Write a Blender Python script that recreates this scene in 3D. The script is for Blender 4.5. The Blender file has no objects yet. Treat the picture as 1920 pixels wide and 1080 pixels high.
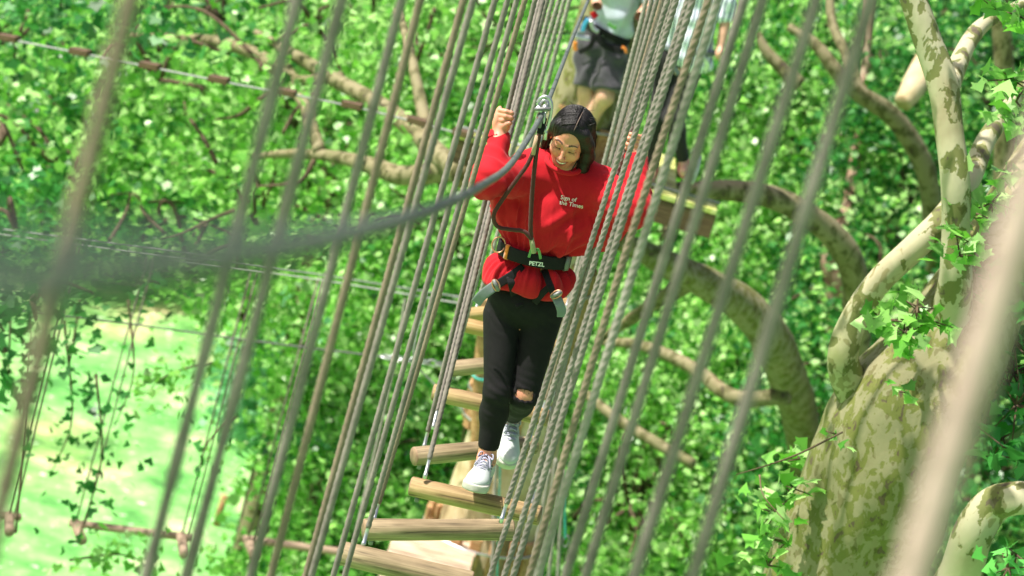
import bpy, math, random
import numpy as np
from mathutils import Vector, Matrix, noise
from mathutils.bvhtree import BVHTree
random.seed(5); RNG = np.random.default_rng(5)
V = Vector
scene = bpy.context.scene; COL = scene.collection
# ------------------------------------------------------------------ camera
CZ = 12.0; FPX = 4533.0; PITCH = math.radians(14); ROLL = math.radians(14)
fwd = V((0, math.cos(PITCH), -math.sin(PITCH))); r0 = V((1, 0, 0)); u0 = V((0, math.sin(PITCH), math.cos(PITCH)))
CR = r0*math.cos(ROLL) + u0*math.sin(ROLL); CU = -r0*math.sin(ROLL) + u0*math.cos(ROLL)
CP = V((0, 0, CZ))
cd = bpy.data.cameras.new('camera'); cam = bpy.data.objects.new('camera', cd); COL.objects.link(cam)
cam.matrix_world = Matrix(((CR.x, CU.x, -fwd.x, 0), (CR.y, CU.y, -fwd.y, 0), (CR.z, CU.z, -fwd.z, CZ), (0, 0, 0, 1)))
cd.lens = 85; cd.sensor_width = 36; cd.clip_start = 0.05; cd.clip_end = 600
cd.dof.use_dof = True; cd.dof.focus_distance = 8.55; cd.dof.aperture_fstop = 85/25.0
scene.camera = cam
# ------------------------------------------------------------------ light
SUN_EL = math.radians(60); SDIR = V((-0.95, -0.22, 0)).normalized()*math.cos(SUN_EL) + V((0, 0, math.sin(SUN_EL)))
world = bpy.data.worlds.new('World'); scene.world = world; world.use_nodes = True
nt = world.node_tree; sky = nt.nodes.new('ShaderNodeTexSky'); sky.sky_type = 'NISHITA'; sky.sun_disc = False
sky.sun_elevation = SUN_EL; sky.sun_rotation = math.atan2(SDIR.x, SDIR.y)
sky.dust_density = 5; sky.ozone_density = 0.3; bg = nt.nodes['Background']; bg.inputs[1].default_value = 0.085; nt.links.new(sky.outputs[0], bg.inputs[0])
ld = bpy.data.lights.new('sun', 'SUN'); ld.energy = 5.0; ld.angle = math.radians(0.5); ld.color = (1, 0.95, 0.86)
sun = bpy.data.objects.new('sun', ld); COL.objects.link(sun); sun.rotation_euler = SDIR.to_track_quat('Z', 'Y').to_euler(); sun.location = (0, 0, 40)
scene.view_settings.view_transform = 'Standard'; scene.view_settings.look = 'None'
scene.view_settings.exposure = 0.82; scene.view_settings.gamma = 1
scene.cycles.max_bounces = 8; scene.cycles.transmission_bounces = 6; scene.cycles.transparent_max_bounces = 4
# ------------------------------------------------------------------ projection helpers (pixels of the 1920x1080 photo)
def ray(px, py): return fwd + CR*((px-960)/FPX) - CU*((py-540)/FPX)
def P(px, py, d): return CP + ray(px, py)*d
def PY(px, py, Y): v = ray(px, py); return CP + v*(Y/v.y)
def PZ(px, py, z): v = ray(px, py); return CP + v*((z-CZ)/v.z)
def depth(p): return (p-CP).dot(fwd)
# ------------------------------------------------------------------ object helpers
def me_obj(name, verts, faces, mat, parent=None, smooth=True):
    m = bpy.data.meshes.new(name)
    m.from_pydata([tuple(v) for v in verts], [], [tuple(f) for f in faces])
    if smooth: m.polygons.foreach_set('use_smooth', [True]*len(m.polygons))
    m.update()
    if mat: m.materials.append(mat)
    o = bpy.data.objects.new(name, m); COL.objects.link(o)
    if parent: o.parent = parent
    return o
def tag(o, label=None, cat=None, group=None, kind=None):
    if label: o['label'] = label
    if cat: o['category'] = cat
    if group: o['group'] = group
    if kind: o['kind'] = kind
    return o
def empty(name, loc, label, cat, group=None):
    o = bpy.data.objects.new(name, None); COL.objects.link(o); o.location = loc; o.empty_display_size = .1
    return tag(o, label, cat, group)
def rel(pts, root): return [V(p)-root.location for p in pts] if root else [V(p) for p in pts]
def bez(pts, n):
    """Catmull-Rom through pts, n samples per span"""
    pts = [V(p) for p in pts]
    if len(pts) == 2: return [pts[0].lerp(pts[1], i/n) for i in range(n+1)]
    q = [pts[0]*2-pts[1]] + pts + [pts[-1]*2-pts[-2]]; out = []
    for i in range(1, len(q)-2):
        a, b, c, d = q[i-1:i+3]
        for k in range(n):
            t = k/n
            out.append(0.5*((2*b)+(c-a)*t+(2*a-5*b+4*c-d)*t*t+(3*b-a-3*c+d)*t**3))
    out.append(pts[-1]); return out
def lerp_list(rs, n):
    m = len(rs)-1; out = []
    for i in range(n):
        t = i/(n-1)*m; k = min(int(t), m-1); f = t-k; out.append(rs[k]*(1-f)+rs[k+1]*f)
    return out
def sweep(path, radii, n=10, prof=None, cap=True, flat=None):
    """tube along path; prof(theta, s) scales the radius; flat=(w,t,upvec) sweeps a rounded strap instead"""
    path = [V(p) for p in path]; N = len(path)
    if not hasattr(radii, '__len__'): radii = [radii]*N
    if len(radii) != N: radii = lerp_list(radii, N)
    T = [(path[min(i+1, N-1)]-path[max(i-1, 0)]).normalized() for i in range(N)]
    a = T[0].orthogonal().normalized(); vs = []; s = 0
    for i in range(N):
        if i: s += (path[i]-path[i-1]).length
        if flat:
            up = flat[2](i, path[i]) if callable(flat[2]) else flat[2]
            a = (up - T[i]*up.dot(T[i])).normalized()
        else: a = (a - T[i]*a.dot(T[i])).normalized()
        b = T[i].cross(a)
        for k in range(n):
            th = 2*math.pi*k/n
            if flat:
                c, d = math.cos(th), math.sin(th)
                c = math.copysign(abs(c)**.35, c); d = math.copysign(abs(d)**.35, d)
                vs.append(path[i] + b*(c*flat[0]/2) + a*(d*flat[1]/2))
            else:
                r = radii[i]*(prof(th, s) if prof else 1)
                vs.append(path[i] + (a*math.cos(th)+b*math.sin(th))*r)
    fs = [(i*n+k, i*n+(k+1) % n, (i+1)*n+(k+1) % n, (i+1)*n+k) for i in range(N-1) for k in range(n)]
    if cap: fs += [tuple(range(n))[::-1], tuple((N-1)*n+k for k in range(n))]
    return vs, fs
def merge(lst):
    vs, fs = [], []
    for v, f in lst:
        o = len(vs); vs += [V(p) for p in v]; fs += [tuple(i+o for i in q) for q in f]
    return vs, fs
def box(c, ax, ay, az, bev=0.0):
    c = V(c); ax, ay, az = V(ax), V(ay), V(az); vs = []
    if bev <= 0:
        for i in (-1, 1):
            for j in (-1, 1):
                for k in (-1, 1): vs.append(c+ax*i+ay*j+az*k)
        return vs, [(0, 1, 3, 2), (4, 6, 7, 5), (0, 4, 5, 1), (2, 3, 7, 6), (0, 2, 6, 4), (1, 5, 7, 3)]
    # bevelled along all edges of the long (ax) direction and the ends
    lx, ly, lz = ax.length, ay.length, az.length; ux, uy, uz = ax/lx, ay/ly, az/lz
    prof = [(-ly, -lz+bev), (-ly+bev, -lz), (ly-bev, -lz), (ly, -lz+bev), (ly, lz-bev), (ly-bev, lz), (-ly+bev, lz), (-ly, lz-bev)]
    for x, sc in ((-lx, bev), (-lx+bev, 0), (lx-bev, 0), (lx, bev)):
        for y, z in prof: vs.append(c+ux*x+uy*(y-math.copysign(sc, y))+uz*(z-math.copysign(sc, z)))
    fs = [(i*8+k, i*8+(k+1) % 8, (i+1)*8+(k+1) % 8, (i+1)*8+k) for i in range(3) for k in range(8)]
    return vs, fs+[tuple(range(8))[::-1], tuple(24+k for k in range(8))]
# ------------------------------------------------------------------ materials
def mk(name): 
    m = bpy.data.materials.new(name); m.use_nodes = True; t = m.node_tree
    return m, t, t.nodes['Principled BSDF']
def N_(t, typ, **kw):
    n = t.nodes.new(typ)
    for k, v in kw.items():
        if k.startswith('_'): setattr(n, k[1:], v)
        else: n.inputs[k].default_value = v
    return n
def coords(t, scale=(1, 1, 1), kind='Object'):
    tc = t.nodes.new('ShaderNodeTexCoord'); mp = t.nodes.new('ShaderNodeMapping'); mp.inputs['Scale'].default_value = scale
    t.links.new(tc.outputs[kind], mp.inputs[0]); return mp.outputs[0]
def ramp(t, fac, stops, interp='LINEAR'):
    r = t.nodes.new('ShaderNodeValToRGB'); r.color_ramp.interpolation = interp
    e = r.color_ramp.elements
    while len(e) < len(stops): e.new(0.5)
    for el, (p, c) in zip(e, stops): el.position = p; el.color = (*c, 1)
    t.links.new(fac, r.inputs[0]); return r.outputs[0]
def bump(t, b, h, s, dist=0.01):
    n = t.nodes.new('ShaderNodeBump'); n.inputs['Strength'].default_value = s; n.inputs['Distance'].default_value = dist
    t.links.new(h, n.inputs['Height']); t.links.new(n.outputs[0], b.inputs['Normal'])
def noisy(name, stops, scale=10, stretch=(1, 1, 1), rough=.7, detail=6, bs=.3, bd=.005, metal=0, spec=.5, sheen=0, bscale=None):
    m, t, b = mk(name); co = coords(t, stretch)
    n = N_(t, 'ShaderNodeTexNoise', Scale=scale, Detail=detail, Roughness=.6); t.links.new(co, n.inputs['Vector'])
    t.links.new(ramp(t, n.outputs[0], stops), b.inputs['Base Color'])
    b.inputs['Roughness'].default_value = rough; b.inputs['Metallic'].default_value = metal; b.inputs['Specular IOR Level'].default_value = spec
    if sheen: b.inputs['Sheen Weight'].default_value = sheen
    if bs:
        h = n
        if bscale: h = N_(t, 'ShaderNodeTexNoise', Scale=bscale, Detail=4); t.links.new(co, h.inputs['Vector'])
        bump(t, b, h.outputs[0], bs, bd)
    return m
def rope_mat(name, a, b_, dirt):
    return noisy(name, [(.25, a), (.6, b_), (.85, dirt)], scale=14, rough=.85, bs=.4, bd=.002, bscale=600)
M_ROPE = rope_mat('rope_grey', (.135, .115, .105), (.25, .215, .195), (.35, .305, .275))
M_ROPE_TAN = rope_mat('rope_tan', (.16, .12, .09), (.25, .19, .14), (.33, .26, .21))
M_ROPE_PALE = rope_mat('rope_pale', (.21, .19, .165), (.32, .29, .26), (.42, .39, .35))
M_ROPE_PINK = rope_mat('rope_pink', (.42, .28, .26), (.56, .40, .37), (.62, .47, .44))
M_STEEL = noisy('steel', [(.3, (.45, .46, .47)), (.7, (.62, .63, .64))], scale=30, rough=.35, metal=.9, bs=.05)
M_STEELD = noisy('steel_dull', [(.3, (.14, .145, .145)), (.7, (.24, .25, .25))], scale=30, rough=.55, metal=.5, bs=.05)
M_CABLE = noisy('cable_green', [(.3, (.065, .08, .072)), (.7, (.11, .125, .115))], scale=40, rough=.5, bs=.1)
M_CABLED = noisy('cable_dark', [(.3, (.05, .05, .05)), (.7, (.10, .10, .10))], scale=40, rough=.5, bs=.1)
M_CABLEL = noisy('cable_light', [(.3, (.22, .23, .22)), (.7, (.32, .32, .31))], scale=40, rough=.5, bs=.1)
def wood_mat(name, c1, c2, c3, sc=1.0):
    m, t, b = mk(name); co = coords(t, (1.3*sc, 34*sc, 34*sc))
    n = N_(t, 'ShaderNodeTexNoise', Scale=2.2, Detail=8, Roughness=.62, Distortion=.6); t.links.new(co, n.inputs['Vector'])
    co2 = coords(t, (2.5, 4, 4)); n2 = N_(t, 'ShaderNodeTexNoise', Scale=2.0, Detail=4); t.links.new(co2, n2.inputs['Vector'])
    base = ramp(t, n.outputs[0], [(.36, c3), (.45, c1), (.62, c2)])
    dirt = ramp(t, n2.outputs[0], [(.38, (.62, .6, .55)), (.62, (1.0, 1.0, 1.0))])
    mx = N_(t, 'ShaderNodeMix', _data_type='RGBA', _blend_type='MULTIPLY'); mx.inputs[0].default_value = .85
    t.links.new(base, mx.inputs[6]); t.links.new(dirt, mx.inputs[7]); t.links.new(mx.outputs[2], b.inputs['Base Color'])
    b.inputs['Roughness'].default_value = .75; bump(t, b, n.outputs[0], .5, .006); return m
M_LOG = wood_mat('log_wood', (.31, .205, .09), (.43, .305, .15), (.10, .06, .025))
M_LOG_GREY = wood_mat('log_wood_grey', (.26, .195, .11), (.37, .285, .17), (.09, .065, .035))
M_LOG_GOLD = wood_mat('log_wood_gold', (.34, .21, .07), (.44, .31, .14), (.16, .09, .03))
M_PLANK = wood_mat('plank_pale', (.50, .37, .26), (.62, .50, .38), (.30, .20, .13))
M_PLANKD = wood_mat('plank_brown', (.10, .055, .025), (.16, .10, .05), (.04, .02, .01))
M_ORANGE = wood_mat('post_orange', (.42, .22, .09), (.52, .33, .17), (.22, .10, .04))
M_MOSS = noisy('mossy_top', [(.35, (.20, .17, .08)), (.5, (.42, .46, .10)), (.7, (.60, .60, .30))], scale=9, rough=.9, bs=.6, bd=.01)
def bark_mat(name, cream, olive, dark, sc=1.0, t1=.50, t2=.60):
    m, t, b = mk(name); co = coords(t, (sc, sc, sc*.62))
    n = N_(t, 'ShaderNodeTexNoise', Scale=11, Detail=5, Roughness=.55, Distortion=.35); t.links.new(co, n.inputs['Vector'])
    v = N_(t, 'ShaderNodeTexVoronoi', Scale=22.0); v.feature = 'SMOOTH_F1'; 
    wob = N_(t, 'ShaderNodeTexNoise', Scale=16, Detail=2); t.links.new(co, wob.inputs['Vector'])
    add = N_(t, 'ShaderNodeVectorMath', _operation='MULTIPLY_ADD'); add.inputs[1].default_value = (.16, .16, .16)
    t.links.new(wob.outputs[1], add.inputs[0]); t.links.new(co, add.inputs[2]); t.links.new(add.outputs[0], v.inputs['Vector'])
    patch = ramp(t, n.outputs[0], [(0, dark), (.35, dark), (.365, olive), (t1-.045, olive), (t1-.03, cream), (1, cream)])
    big = N_(t, 'ShaderNodeTexNoise', Scale=2.4, Detail=5, Roughness=.6); t.links.new(co, big.inputs['Vector'])
    tint = ramp(t, big.outputs[0], [(.3, (.55, .62, .36)), (.48, (1, 1, 1)), (.6, (1, .97, .93)), (.75, (.72, .60, .52))])
    sp = ramp(t, v.outputs['Color'], [(0, (.66, .64, .5)), (.2, (.66, .64, .5)), (.23, (1, 1, 1)), (.8, (1, 1, 1)), (.84, (.8, .84, .62))])
    m1 = N_(t, 'ShaderNodeMix', _data_type='RGBA', _blend_type='MULTIPLY'); m1.inputs[0].default_value = 1
    m2 = N_(t, 'ShaderNodeMix', _data_type='RGBA', _blend_type='MULTIPLY'); m2.inputs[0].default_value = .9
    t.links.new(patch, m1.inputs[6]); t.links.new(sp, m1.inputs[7]); t.links.new(m1.outputs[2], m2.inputs[6]); t.links.new(tint, m2.inputs[7])
    t.links.new(m2.outputs[2], b.inputs['Base Color']); b.inputs['Roughness'].default_value = .8
    fine = N_(t, 'ShaderNodeTexNoise', Scale=30, Detail=6); t.links.new(co, fine.inputs['Vector'])
    h = N_(t, 'ShaderNodeMath', _operation='MULTIPLY_ADD'); h.inputs[1].default_value = .35
    t.links.new(fine.outputs[0], h.inputs[0]); t.links.new(patch, h.inputs[2])
    bump(t, b, h.outputs[0], .5, .012); return m
M_BARK = bark_mat('plane_bark', (.40, .37, .25), (.15, .16, .05), (.10, .08, .05))
M_BARK_OLD = bark_mat('plane_bark_old', (.225, .21, .115), (.135, .145, .032), (.095, .068, .04), 1.7, .52)
M_BARK_BG = bark_mat('plane_bark_far', (.21, .185, .10), (.095, .09, .03), (.05, .036, .02), 1.0)
M_BARK_RED = noisy('bark_red', [(.35, (.13, .07, .04)), (.5, (.28, .17, .12)), (.7, (.42, .33, .24))], scale=6, rough=.9)
M_BARK_PALE = noisy('bark_pale', [(.32, (.20, .14, .06)), (.45, (.42, .33, .18)), (.7, (.56, .48, .33))], scale=4, rough=.85, bs=.6, bd=.03)
M_TWIG = noisy('twig', [(.3, (.05, .032, .018)), (.7, (.12, .08, .045))], scale=12, rough=.9)
def leaf_mat(name, cols, trans=.36, gl=.36):
    m, t, b = mk(name); g = t.nodes.new('ShaderNodeNewGeometry')
    c = ramp(t, g.outputs['Random Per Island'], [(i/(len(cols)-1), x) for i, x in enumerate(cols)])
    t.links.new(c, b.inputs['Base Color']); b.inputs['Roughness'].default_value = gl; b.inputs['Specular IOR Level'].default_value = .5
    tr = t.nodes.new('ShaderNodeBsdfTranslucent'); hs = N_(t, 'ShaderNodeHueSaturation', Value=1.5, Saturation=1.05)
    t.links.new(c, hs.inputs['Color']); t.links.new(hs.outputs[0], tr.inputs[0])
    mx = t.nodes.new('ShaderNodeMixShader'); mx.inputs[0].default_value = trans
    t.links.new(b.outputs[0], mx.inputs[1]); t.links.new(tr.outputs[0], mx.inputs[2])
    t.links.new(mx.outputs[0], t.nodes['Material Output'].inputs[0]); return m
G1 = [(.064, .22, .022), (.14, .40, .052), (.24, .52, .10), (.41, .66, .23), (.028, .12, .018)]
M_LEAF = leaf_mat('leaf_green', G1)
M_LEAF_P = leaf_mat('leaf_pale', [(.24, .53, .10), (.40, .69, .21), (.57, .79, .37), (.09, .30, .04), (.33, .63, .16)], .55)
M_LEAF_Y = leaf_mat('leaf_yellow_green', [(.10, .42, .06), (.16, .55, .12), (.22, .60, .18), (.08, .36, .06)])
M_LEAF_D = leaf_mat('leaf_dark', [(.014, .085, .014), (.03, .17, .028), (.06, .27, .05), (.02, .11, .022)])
M_LEAF_M = leaf_mat('leaf_mint', [(.22, .50, .26), (.32, .62, .36), (.16, .42, .2)])
# ------------------------------------------------------------------ foliage
def tmpl(kind):
    if kind == 'plane':   # five-lobed leaf, tip along +x
        o = [(-.05, 0), (-.12, .18), (-.30, .42), (-.02, .40), (.04, .66), (.22, .38), (.34, .30), (.70, 0), (.34, -.30), (.22, -.38), (.04, -.66), (-.02, -.40), (-.30, -.42), (-.12, -.18)]
    elif kind == 'mid': o = [(-.3, .0), (-.2, .42), (.05, .3), (.12, .6), (.32, .22), (.7, 0), (.32, -.22), (.12, -.6), (.05, -.3), (-.2, -.42)]
    else: o = [(-.4, 0), (-.1, .42), (.3, .3), (.62, 0), (.3, -.3), (-.1, -.42)]
    return np.array([(x, y, -.35*abs(y)**1.5 - .12*x*x) for x, y in o], dtype=np.float32)
def leaf_mesh(name, C, S, kind, mat, parent, upb=.8, origin=None):
    C = np.asarray(C, dtype=np.float32); n = len(C); T = tmpl(kind); k = len(T)
    nz = RNG.normal(size=(n, 3)); nz /= np.linalg.norm(nz, axis=1)[:, None]; nz[:, 2] += upb; nz[:, 1] -= .15
    nz /= np.linalg.norm(nz, axis=1)[:, None]
    a = RNG.normal(size=(n, 3)); a[:, 2] -= .5; a -= nz*(a*nz).sum(1)[:, None]; a /= np.linalg.norm(a, axis=1)[:, None]
    b = np.cross(nz, a); S = np.asarray(S)[:, None, None]
    W = (T[None, :, 0, None]*a[:, None] + T[None, :, 1, None]*b[:, None] + T[None, :, 2, None]*nz[:, None])*S + C[:, None]
    if origin is not None: W -= np.array(origin, dtype=np.float32)
    m = bpy.data.meshes.new(name); m.vertices.add(n*k); m.vertices.foreach_set('co', W.astype(np.float32).ravel())
    m.loops.add(n*k); m.loops.foreach_set('vertex_index', np.arange(n*k, dtype=np.int32))
    m.polygons.add(n); m.polygons.foreach_set('loop_start', np.arange(0, n*k, k, dtype=np.int32))
    m.update(calc_edges=True); m.materials.append(mat)
    o = bpy.data.objects.new(name, m); COL.objects.link(o)
    if parent: o.parent = parent
    return o
def clumps(vols, nsub, per, sig=(.34, .34, .14), shell=.45):
    """vols: (centre, radii). leaf centres in small flat sprays scattered through ellipsoids"""
    w = np.array([r[0]*r[1]*r[2] for _, r in vols])**.8; w /= w.sum(); out = []; subs = []
    for (c, r), q in zip(vols, w):
        m = max(1, int(nsub*q)); u = RNG.normal(size=(m, 3)); u /= np.linalg.norm(u, axis=1)[:, None]
        rad = shell + (1-shell)*RNG.random(m)**.6
        s = np.array(c)+u*rad[:, None]*np.array(r); subs.append(s)
        k = np.maximum(3, (RNG.random(m)*1.4+.3)*per).astype(int)
        idx = np.repeat(np.arange(m), k); g = RNG.normal(size=(len(idx), 3))*np.array(sig)
        g[:, 2] -= .25*np.abs(g[:, 0])
        out.append(s[idx]+g)
    return np.concatenate(out), np.concatenate(subs)
def twig_mesh(subs, hubs, name, mat, parent, frac=.5, r=.012):
    lst = []; hubs = [V(h) for h in hubs]
    for s in subs:
        if random.random() > frac: continue
        s = V(s); h = min(hubs, key=lambda q: (q-s).length); mid = h.lerp(s, .5)+V((random.uniform(-.2, .2), random.uniform(-.2, .2), random.uniform(0, .3)))
        lst.append(sweep(rel(bez([h, mid, s], 3), parent), [r*2.2, r], 4))
    if not lst: return
    if len(lst) <= 8:
        for v, f in lst: me_obj(name, v, f, mat, parent)
        return
    v, f = merge(lst); return tag(me_obj(name, v, f, mat, parent), kind='stuff')
def limb(name, pts, widths, parent, mat, n=14, amp=.08):
    """pts: (px,py,depth); widths in photo pixels"""
    w = [P(*p) for p in pts]; r = [wd*(.86 if p[2] > 15 else 1)*p[2]/FPX/2 for wd, p in zip(widths, pts)]
    path = bez(w, 7); rr = lerp_list(r, len(path)); ph = random.random()*9
    def prof(th, s): return 1+amp*noise.noise(V((math.cos(th)*1.3, math.sin(th)*1.3, s*2+ph)))*2 + amp*.5*noise.noise(V((math.cos(th)*3, math.sin(th)*3, s*6+ph)))
    v, f = sweep(rel(path, parent), rr, n, prof); return me_obj(name, v, f, mat, parent)
# ================================================================== SETTING
def ground_mat():
    m, t, b = mk('lawn'); co = coords(t, (1, 1, 1), 'Object')
    n = N_(t, 'ShaderNodeTexNoise', Scale=.9, Detail=8, Roughness=.65); t.links.new(co, n.inputs['Vector'])
    n2 = N_(t, 'ShaderNodeTexNoise', Scale=.25, Detail=4); t.links.new(co, n2.inputs['Vector'])
    n3 = N_(t, 'ShaderNodeTexNoise', Scale=7, Detail=3); t.links.new(co, n3.inputs['Vector'])
    a = ramp(t, n.outputs[0], [(.36, (.05, .20, .04)), (.46, (.13, .40, .09)), (.55, (.24, .50, .16)), (.66, (.50, .55, .30))])
    d = ramp(t, n2.outputs[0], [(.52, (1, 1, 1)), (.66, (1.25, .86, .9))])
    e = ramp(t, n3.outputs[0], [(.64, (0, 0, 0)), (.70, (.4, .4, .36))])
    mx = N_(t, 'ShaderNodeMix', _data_type='RGBA', _blend_type='MULTIPLY'); mx.inputs[0].default_value = 1
    ad = N_(t, 'ShaderNodeMix', _data_type='RGBA', _blend_type='ADD'); ad.inputs[0].default_value = 1
    t.links.new(a, mx.inputs[6]); t.links.new(d, mx.inputs[7]); t.links.new(mx.outputs[2], ad.inputs[6]); t.links.new(e, ad.inputs[7])
    t.links.new(ad.outputs[2], b.inputs['Base Color']); b.inputs['Roughness'].default_value = .9
    bump(t, b, n3.outputs[0], .5, .05); return m
S = 400; g = me_obj('ground', [(-S, -S, 0), (S, -S, 0), (S, S, 0), (-S, S, 0)], [(0, 1, 2, 3)], ground_mat(), smooth=False); tag(g, kind='structure')
M_SOIL = noisy('soil', [(.3, (.06, .045, .025)), (.5, (.10, .085, .05)), (.62, (.06, .12, .04)), (.8, (.22, .17, .11))], scale=1.5, rough=.95, bs=.5, bd=.05)
M_PATHM = noisy('path_gravel', [(.3, (.42, .36, .36)), (.7, (.58, .50, .50))], scale=1.2, rough=.95)
def ground_sheet(name, outline, z, mat):
    o = me_obj(name, [(x, y, z) for x, y in outline], [tuple(range(len(outline)))], mat, smooth=False); return tag(o, kind='structure')
def gpts(px): return [(PZ(x, y, 0).x, PZ(x, y, 0).y) for x, y in px]
soil = gpts([(520, 1300), (560, 1000), (610, 840), (520, 700), (420, 560)]) + [(60, 170), (140, 120), (90, 20), (8, 12)]
ground_sheet('forest_floor', soil, .004, M_SOIL)
p1 = gpts([(-200, 430), (90, 470), (330, 505), (480, 560)]); p2 = gpts([(470, 600), (320, 548), (90, 508), (-200, 470)])
ground_sheet('path', p1+p2, .008, M_PATHM)
# ------------------------------------------------------------------ bridge deck: rungs
ZDECK = CZ-2.95
def log(name, a, b, r, mat, end_mat=None, bev=.12):
    """a log along its own local X so that the grain follows it"""
    a, b = V(a), V(b); L = (b-a).length; d = (b-a).normalized(); o_ = (a+b)/2
    side = d.cross(V((0, 0, 1))).normalized(); up = side.cross(d)
    pth = [V((x, 0, 0)) for x in (-L/2, -L/2+r*bev, -L/4, 0, L/4, L/2-r*bev, L/2)]; ph = random.random()*20
    v, f = sweep(pth, [r*.9, r, r*1.01, r*.99, r, r, r*.9], 20, lambda th, s: 1+.035*noise.noise(V((math.cos(th)*1.5, math.sin(th)*1.5, s*4+ph))))
    o = me_obj(name, v, f, mat); o.matrix_world = Matrix(((d.x, side.x, up.x, o_.x), (d.y, side.y, up.y, o_.y), (d.z, side.z, up.z, o_.z), (0, 0, 0, 1)))
    if end_mat:
        o.data.materials.append(end_mat)
        for p in o.data.polygons:
            if abs(p.center.x) > L/2-r*.14: p.material_index = 1
    return o
M_END = noisy('log_end', [(.3, (.16, .10, .06)), (.7, (.33, .22, .14))], scale=30, rough=.9)
RUNG = [  # left px, right px, dia px, material, label
    ((636, 1036), (885, 1094), 46, M_LOG_GREY, 'round grey wooden rung slanting across the bottom edge of the picture'),
    ((681, 993), (961, 993), 41, M_LOG_GREY, 'round wooden rung with a dark knot, one below the rung under the woman\'s foot'),
    ((770, 911), (1013, 967), 38, M_LOG, 'round brown wooden rung that the woman\'s front foot stands on'),
    ((775, 856), (1003, 834), 35, M_LOG_GREY, 'round grey wooden rung under the woman\'s raised rear shoe'),
    ((812, 735), (1028, 784), 33, M_LOG, 'round wooden rung with pale worn top behind the woman\'s shins'),
    ((841, 692), (1048, 672), 30, M_LOG_GREY, 'round grey wooden rung behind the woman\'s knees'),
    ((850, 604), (1062, 655), 28, M_LOG_GOLD, 'round golden wooden rung behind the woman\'s thighs'),
    ((876, 590), (1072, 570), 26, M_LOG_GOLD, 'round orange-brown wooden rung just under the hem behind the woman')]
RD = []
for i, (a, b, w, m, lab) in enumerate(RUNG):
    c = PZ((a[0]+b[0])/2, (a[1]+b[1])/2, ZDECK); d = depth(c); RD.append(d)
# pull the pairs (2,3),(4,5).. so that spacing is regular
RD[3] = RD[2]+.33; 
print('RUNG DEPTH', [round(x, 2) for x in RD])
for i, (a, b, w, m, lab) in enumerate(RUNG):
    d = RD[i]; yw_ = (.0, .07, -.04, .12, -.03, .09, .0, .05)[i]; p, q = P(*a, d-yw_), P(*b, d+yw_); r = w*d/FPX/2
    o = log('ladder_rung', p, q, r, m, M_END); tag(o, lab, 'rung', 'wooden rungs of the swaying bridge')
    for t_ in (.07, .93):
        c = p.lerp(q, t_); v, f = sweep(rel([c+V((0, 0, -r*.9)), c+V((0, 0, -r-.018))], None), .009, 6)
        bo = me_obj('bolt', v, f, M_STEELD); bo.parent = o; bo.matrix_parent_inverse = o.matrix_world.inverted()
YW = P(890, 940, RD[2]).y
print('YW', YW)
# ------------------------------------------------------------------ hanging ropes
def twist(lobes, dep, lay):
    return lambda th, s: 1 - dep*(1-abs(math.cos((th*lobes - 2*math.pi*lobes*s/lay)/2)))**1.0
def rope_geo(path, r, parent=None, lobes=4, lay=None, n=16, dep=.42, fine=True):
    lay = lay or r*2*4.6
    L = sum((path[i+1]-path[i]).length for i in range(len(path)-1)); st = lay/10 if fine else lay/5
    k = max(1, int(L/st/(len(path)-1))); pts = []
    for i in range(len(path)-1): pts += [path[i].lerp(path[i+1], j/k) for j in range(k)]
    pts.append(path[-1]); return sweep(rel(pts, parent), r, n, twist(lobes, dep, lay))
def hang(label, top, bot, d, w, mat=M_ROPE, end=None, dtop=None, mid=None, group='ropes hanging along the bridge', fine=True):
    """rope seen through photo pixels top and bot; d its depth at bot; end = ferrule length at bot"""
    B = P(*bot, d); Yt = B.y if dtop is None else P(*top, dtop).y
    T_ = PY(*top, Yt); r = w*.97*d/FPX/2; dr = (T_-B).normalized()
    if mid: 
        Mi = PY(mid[0], mid[1], B.y+(mid[2] if len(mid) > 2 else 0)); pts = bez([B, Mi, T_], 5)
    else: pts = [B, T_]
    T2 = pts[-1]+(pts[-1]-pts[-2]).normalized()*((CZ+.1-T_.z)/max(.3, dr.z))
    pts.append(T2)
    if end is None: B2 = pts[0]-dr*.9; pts.insert(0, B2)
    else: pts[0] = pts[0]+dr*end*.75
    root = empty('hanging_rope', pts[0], label, 'rope', group)
    v, f = rope_geo(pts, r, root, fine=fine, n=16 if fine else 10); me_obj('strand', v, f, mat, root)
    if end is not None:
        v, f = sweep(rel([B-dr*.01, B+dr*.012, B+dr*.013, B+dr*end*.8, B+dr*end], root), [.0085, .0085, .0068, .0068, .0055], 10); me_obj('ferrule', v, f, M_STEEL, root)
    return pts
# left side, near to far: (x at y=0, (x,y) low, width px)
LG = 'thick soft-focus ropes near the camera'
LEFT = [((245, 0), (-12, 1000), 45, M_ROPE_TAN, 'widest blurred rope at the left edge, ending against the picture\'s left side'),
        ((557, 0), (275, 1080), 28, M_ROPE, 'blurred grey rope, second from the left edge, crossing the left swing beam'),
        ((641, 0), (350, 1080), 26, M_ROPE, 'blurred grey rope, third from the left edge, passing right of the middle swing log'),
        ((753, 0), (470, 1080), 20, M_ROPE, 'grey rope, fourth from the left edge, crossing the right swing beam'),
        ((788, 0), (508, 1080), 18, M_ROPE_TAN, 'brownish rope, fifth from the left edge, close beside its grey neighbour')]
for t_, b_, w, m, lab in LEFT: hang(lab, t_, b_, 97/w, w, m, fine=w < 25, group=LG)
hang('tan rope of the touching pair left of the rungs, the outer one', (869, 0), (573, 1080), 6.5, 15, M_ROPE_TAN)
hang('grey rope of the touching pair left of the rungs, the inner one', (887, 0), (584, 1080), 6.4, 15, M_ROPE)
hang('grey twisted rope next right of the thick touching pair', (928, 0), (625, 1080), 7.4, 13)
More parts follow.
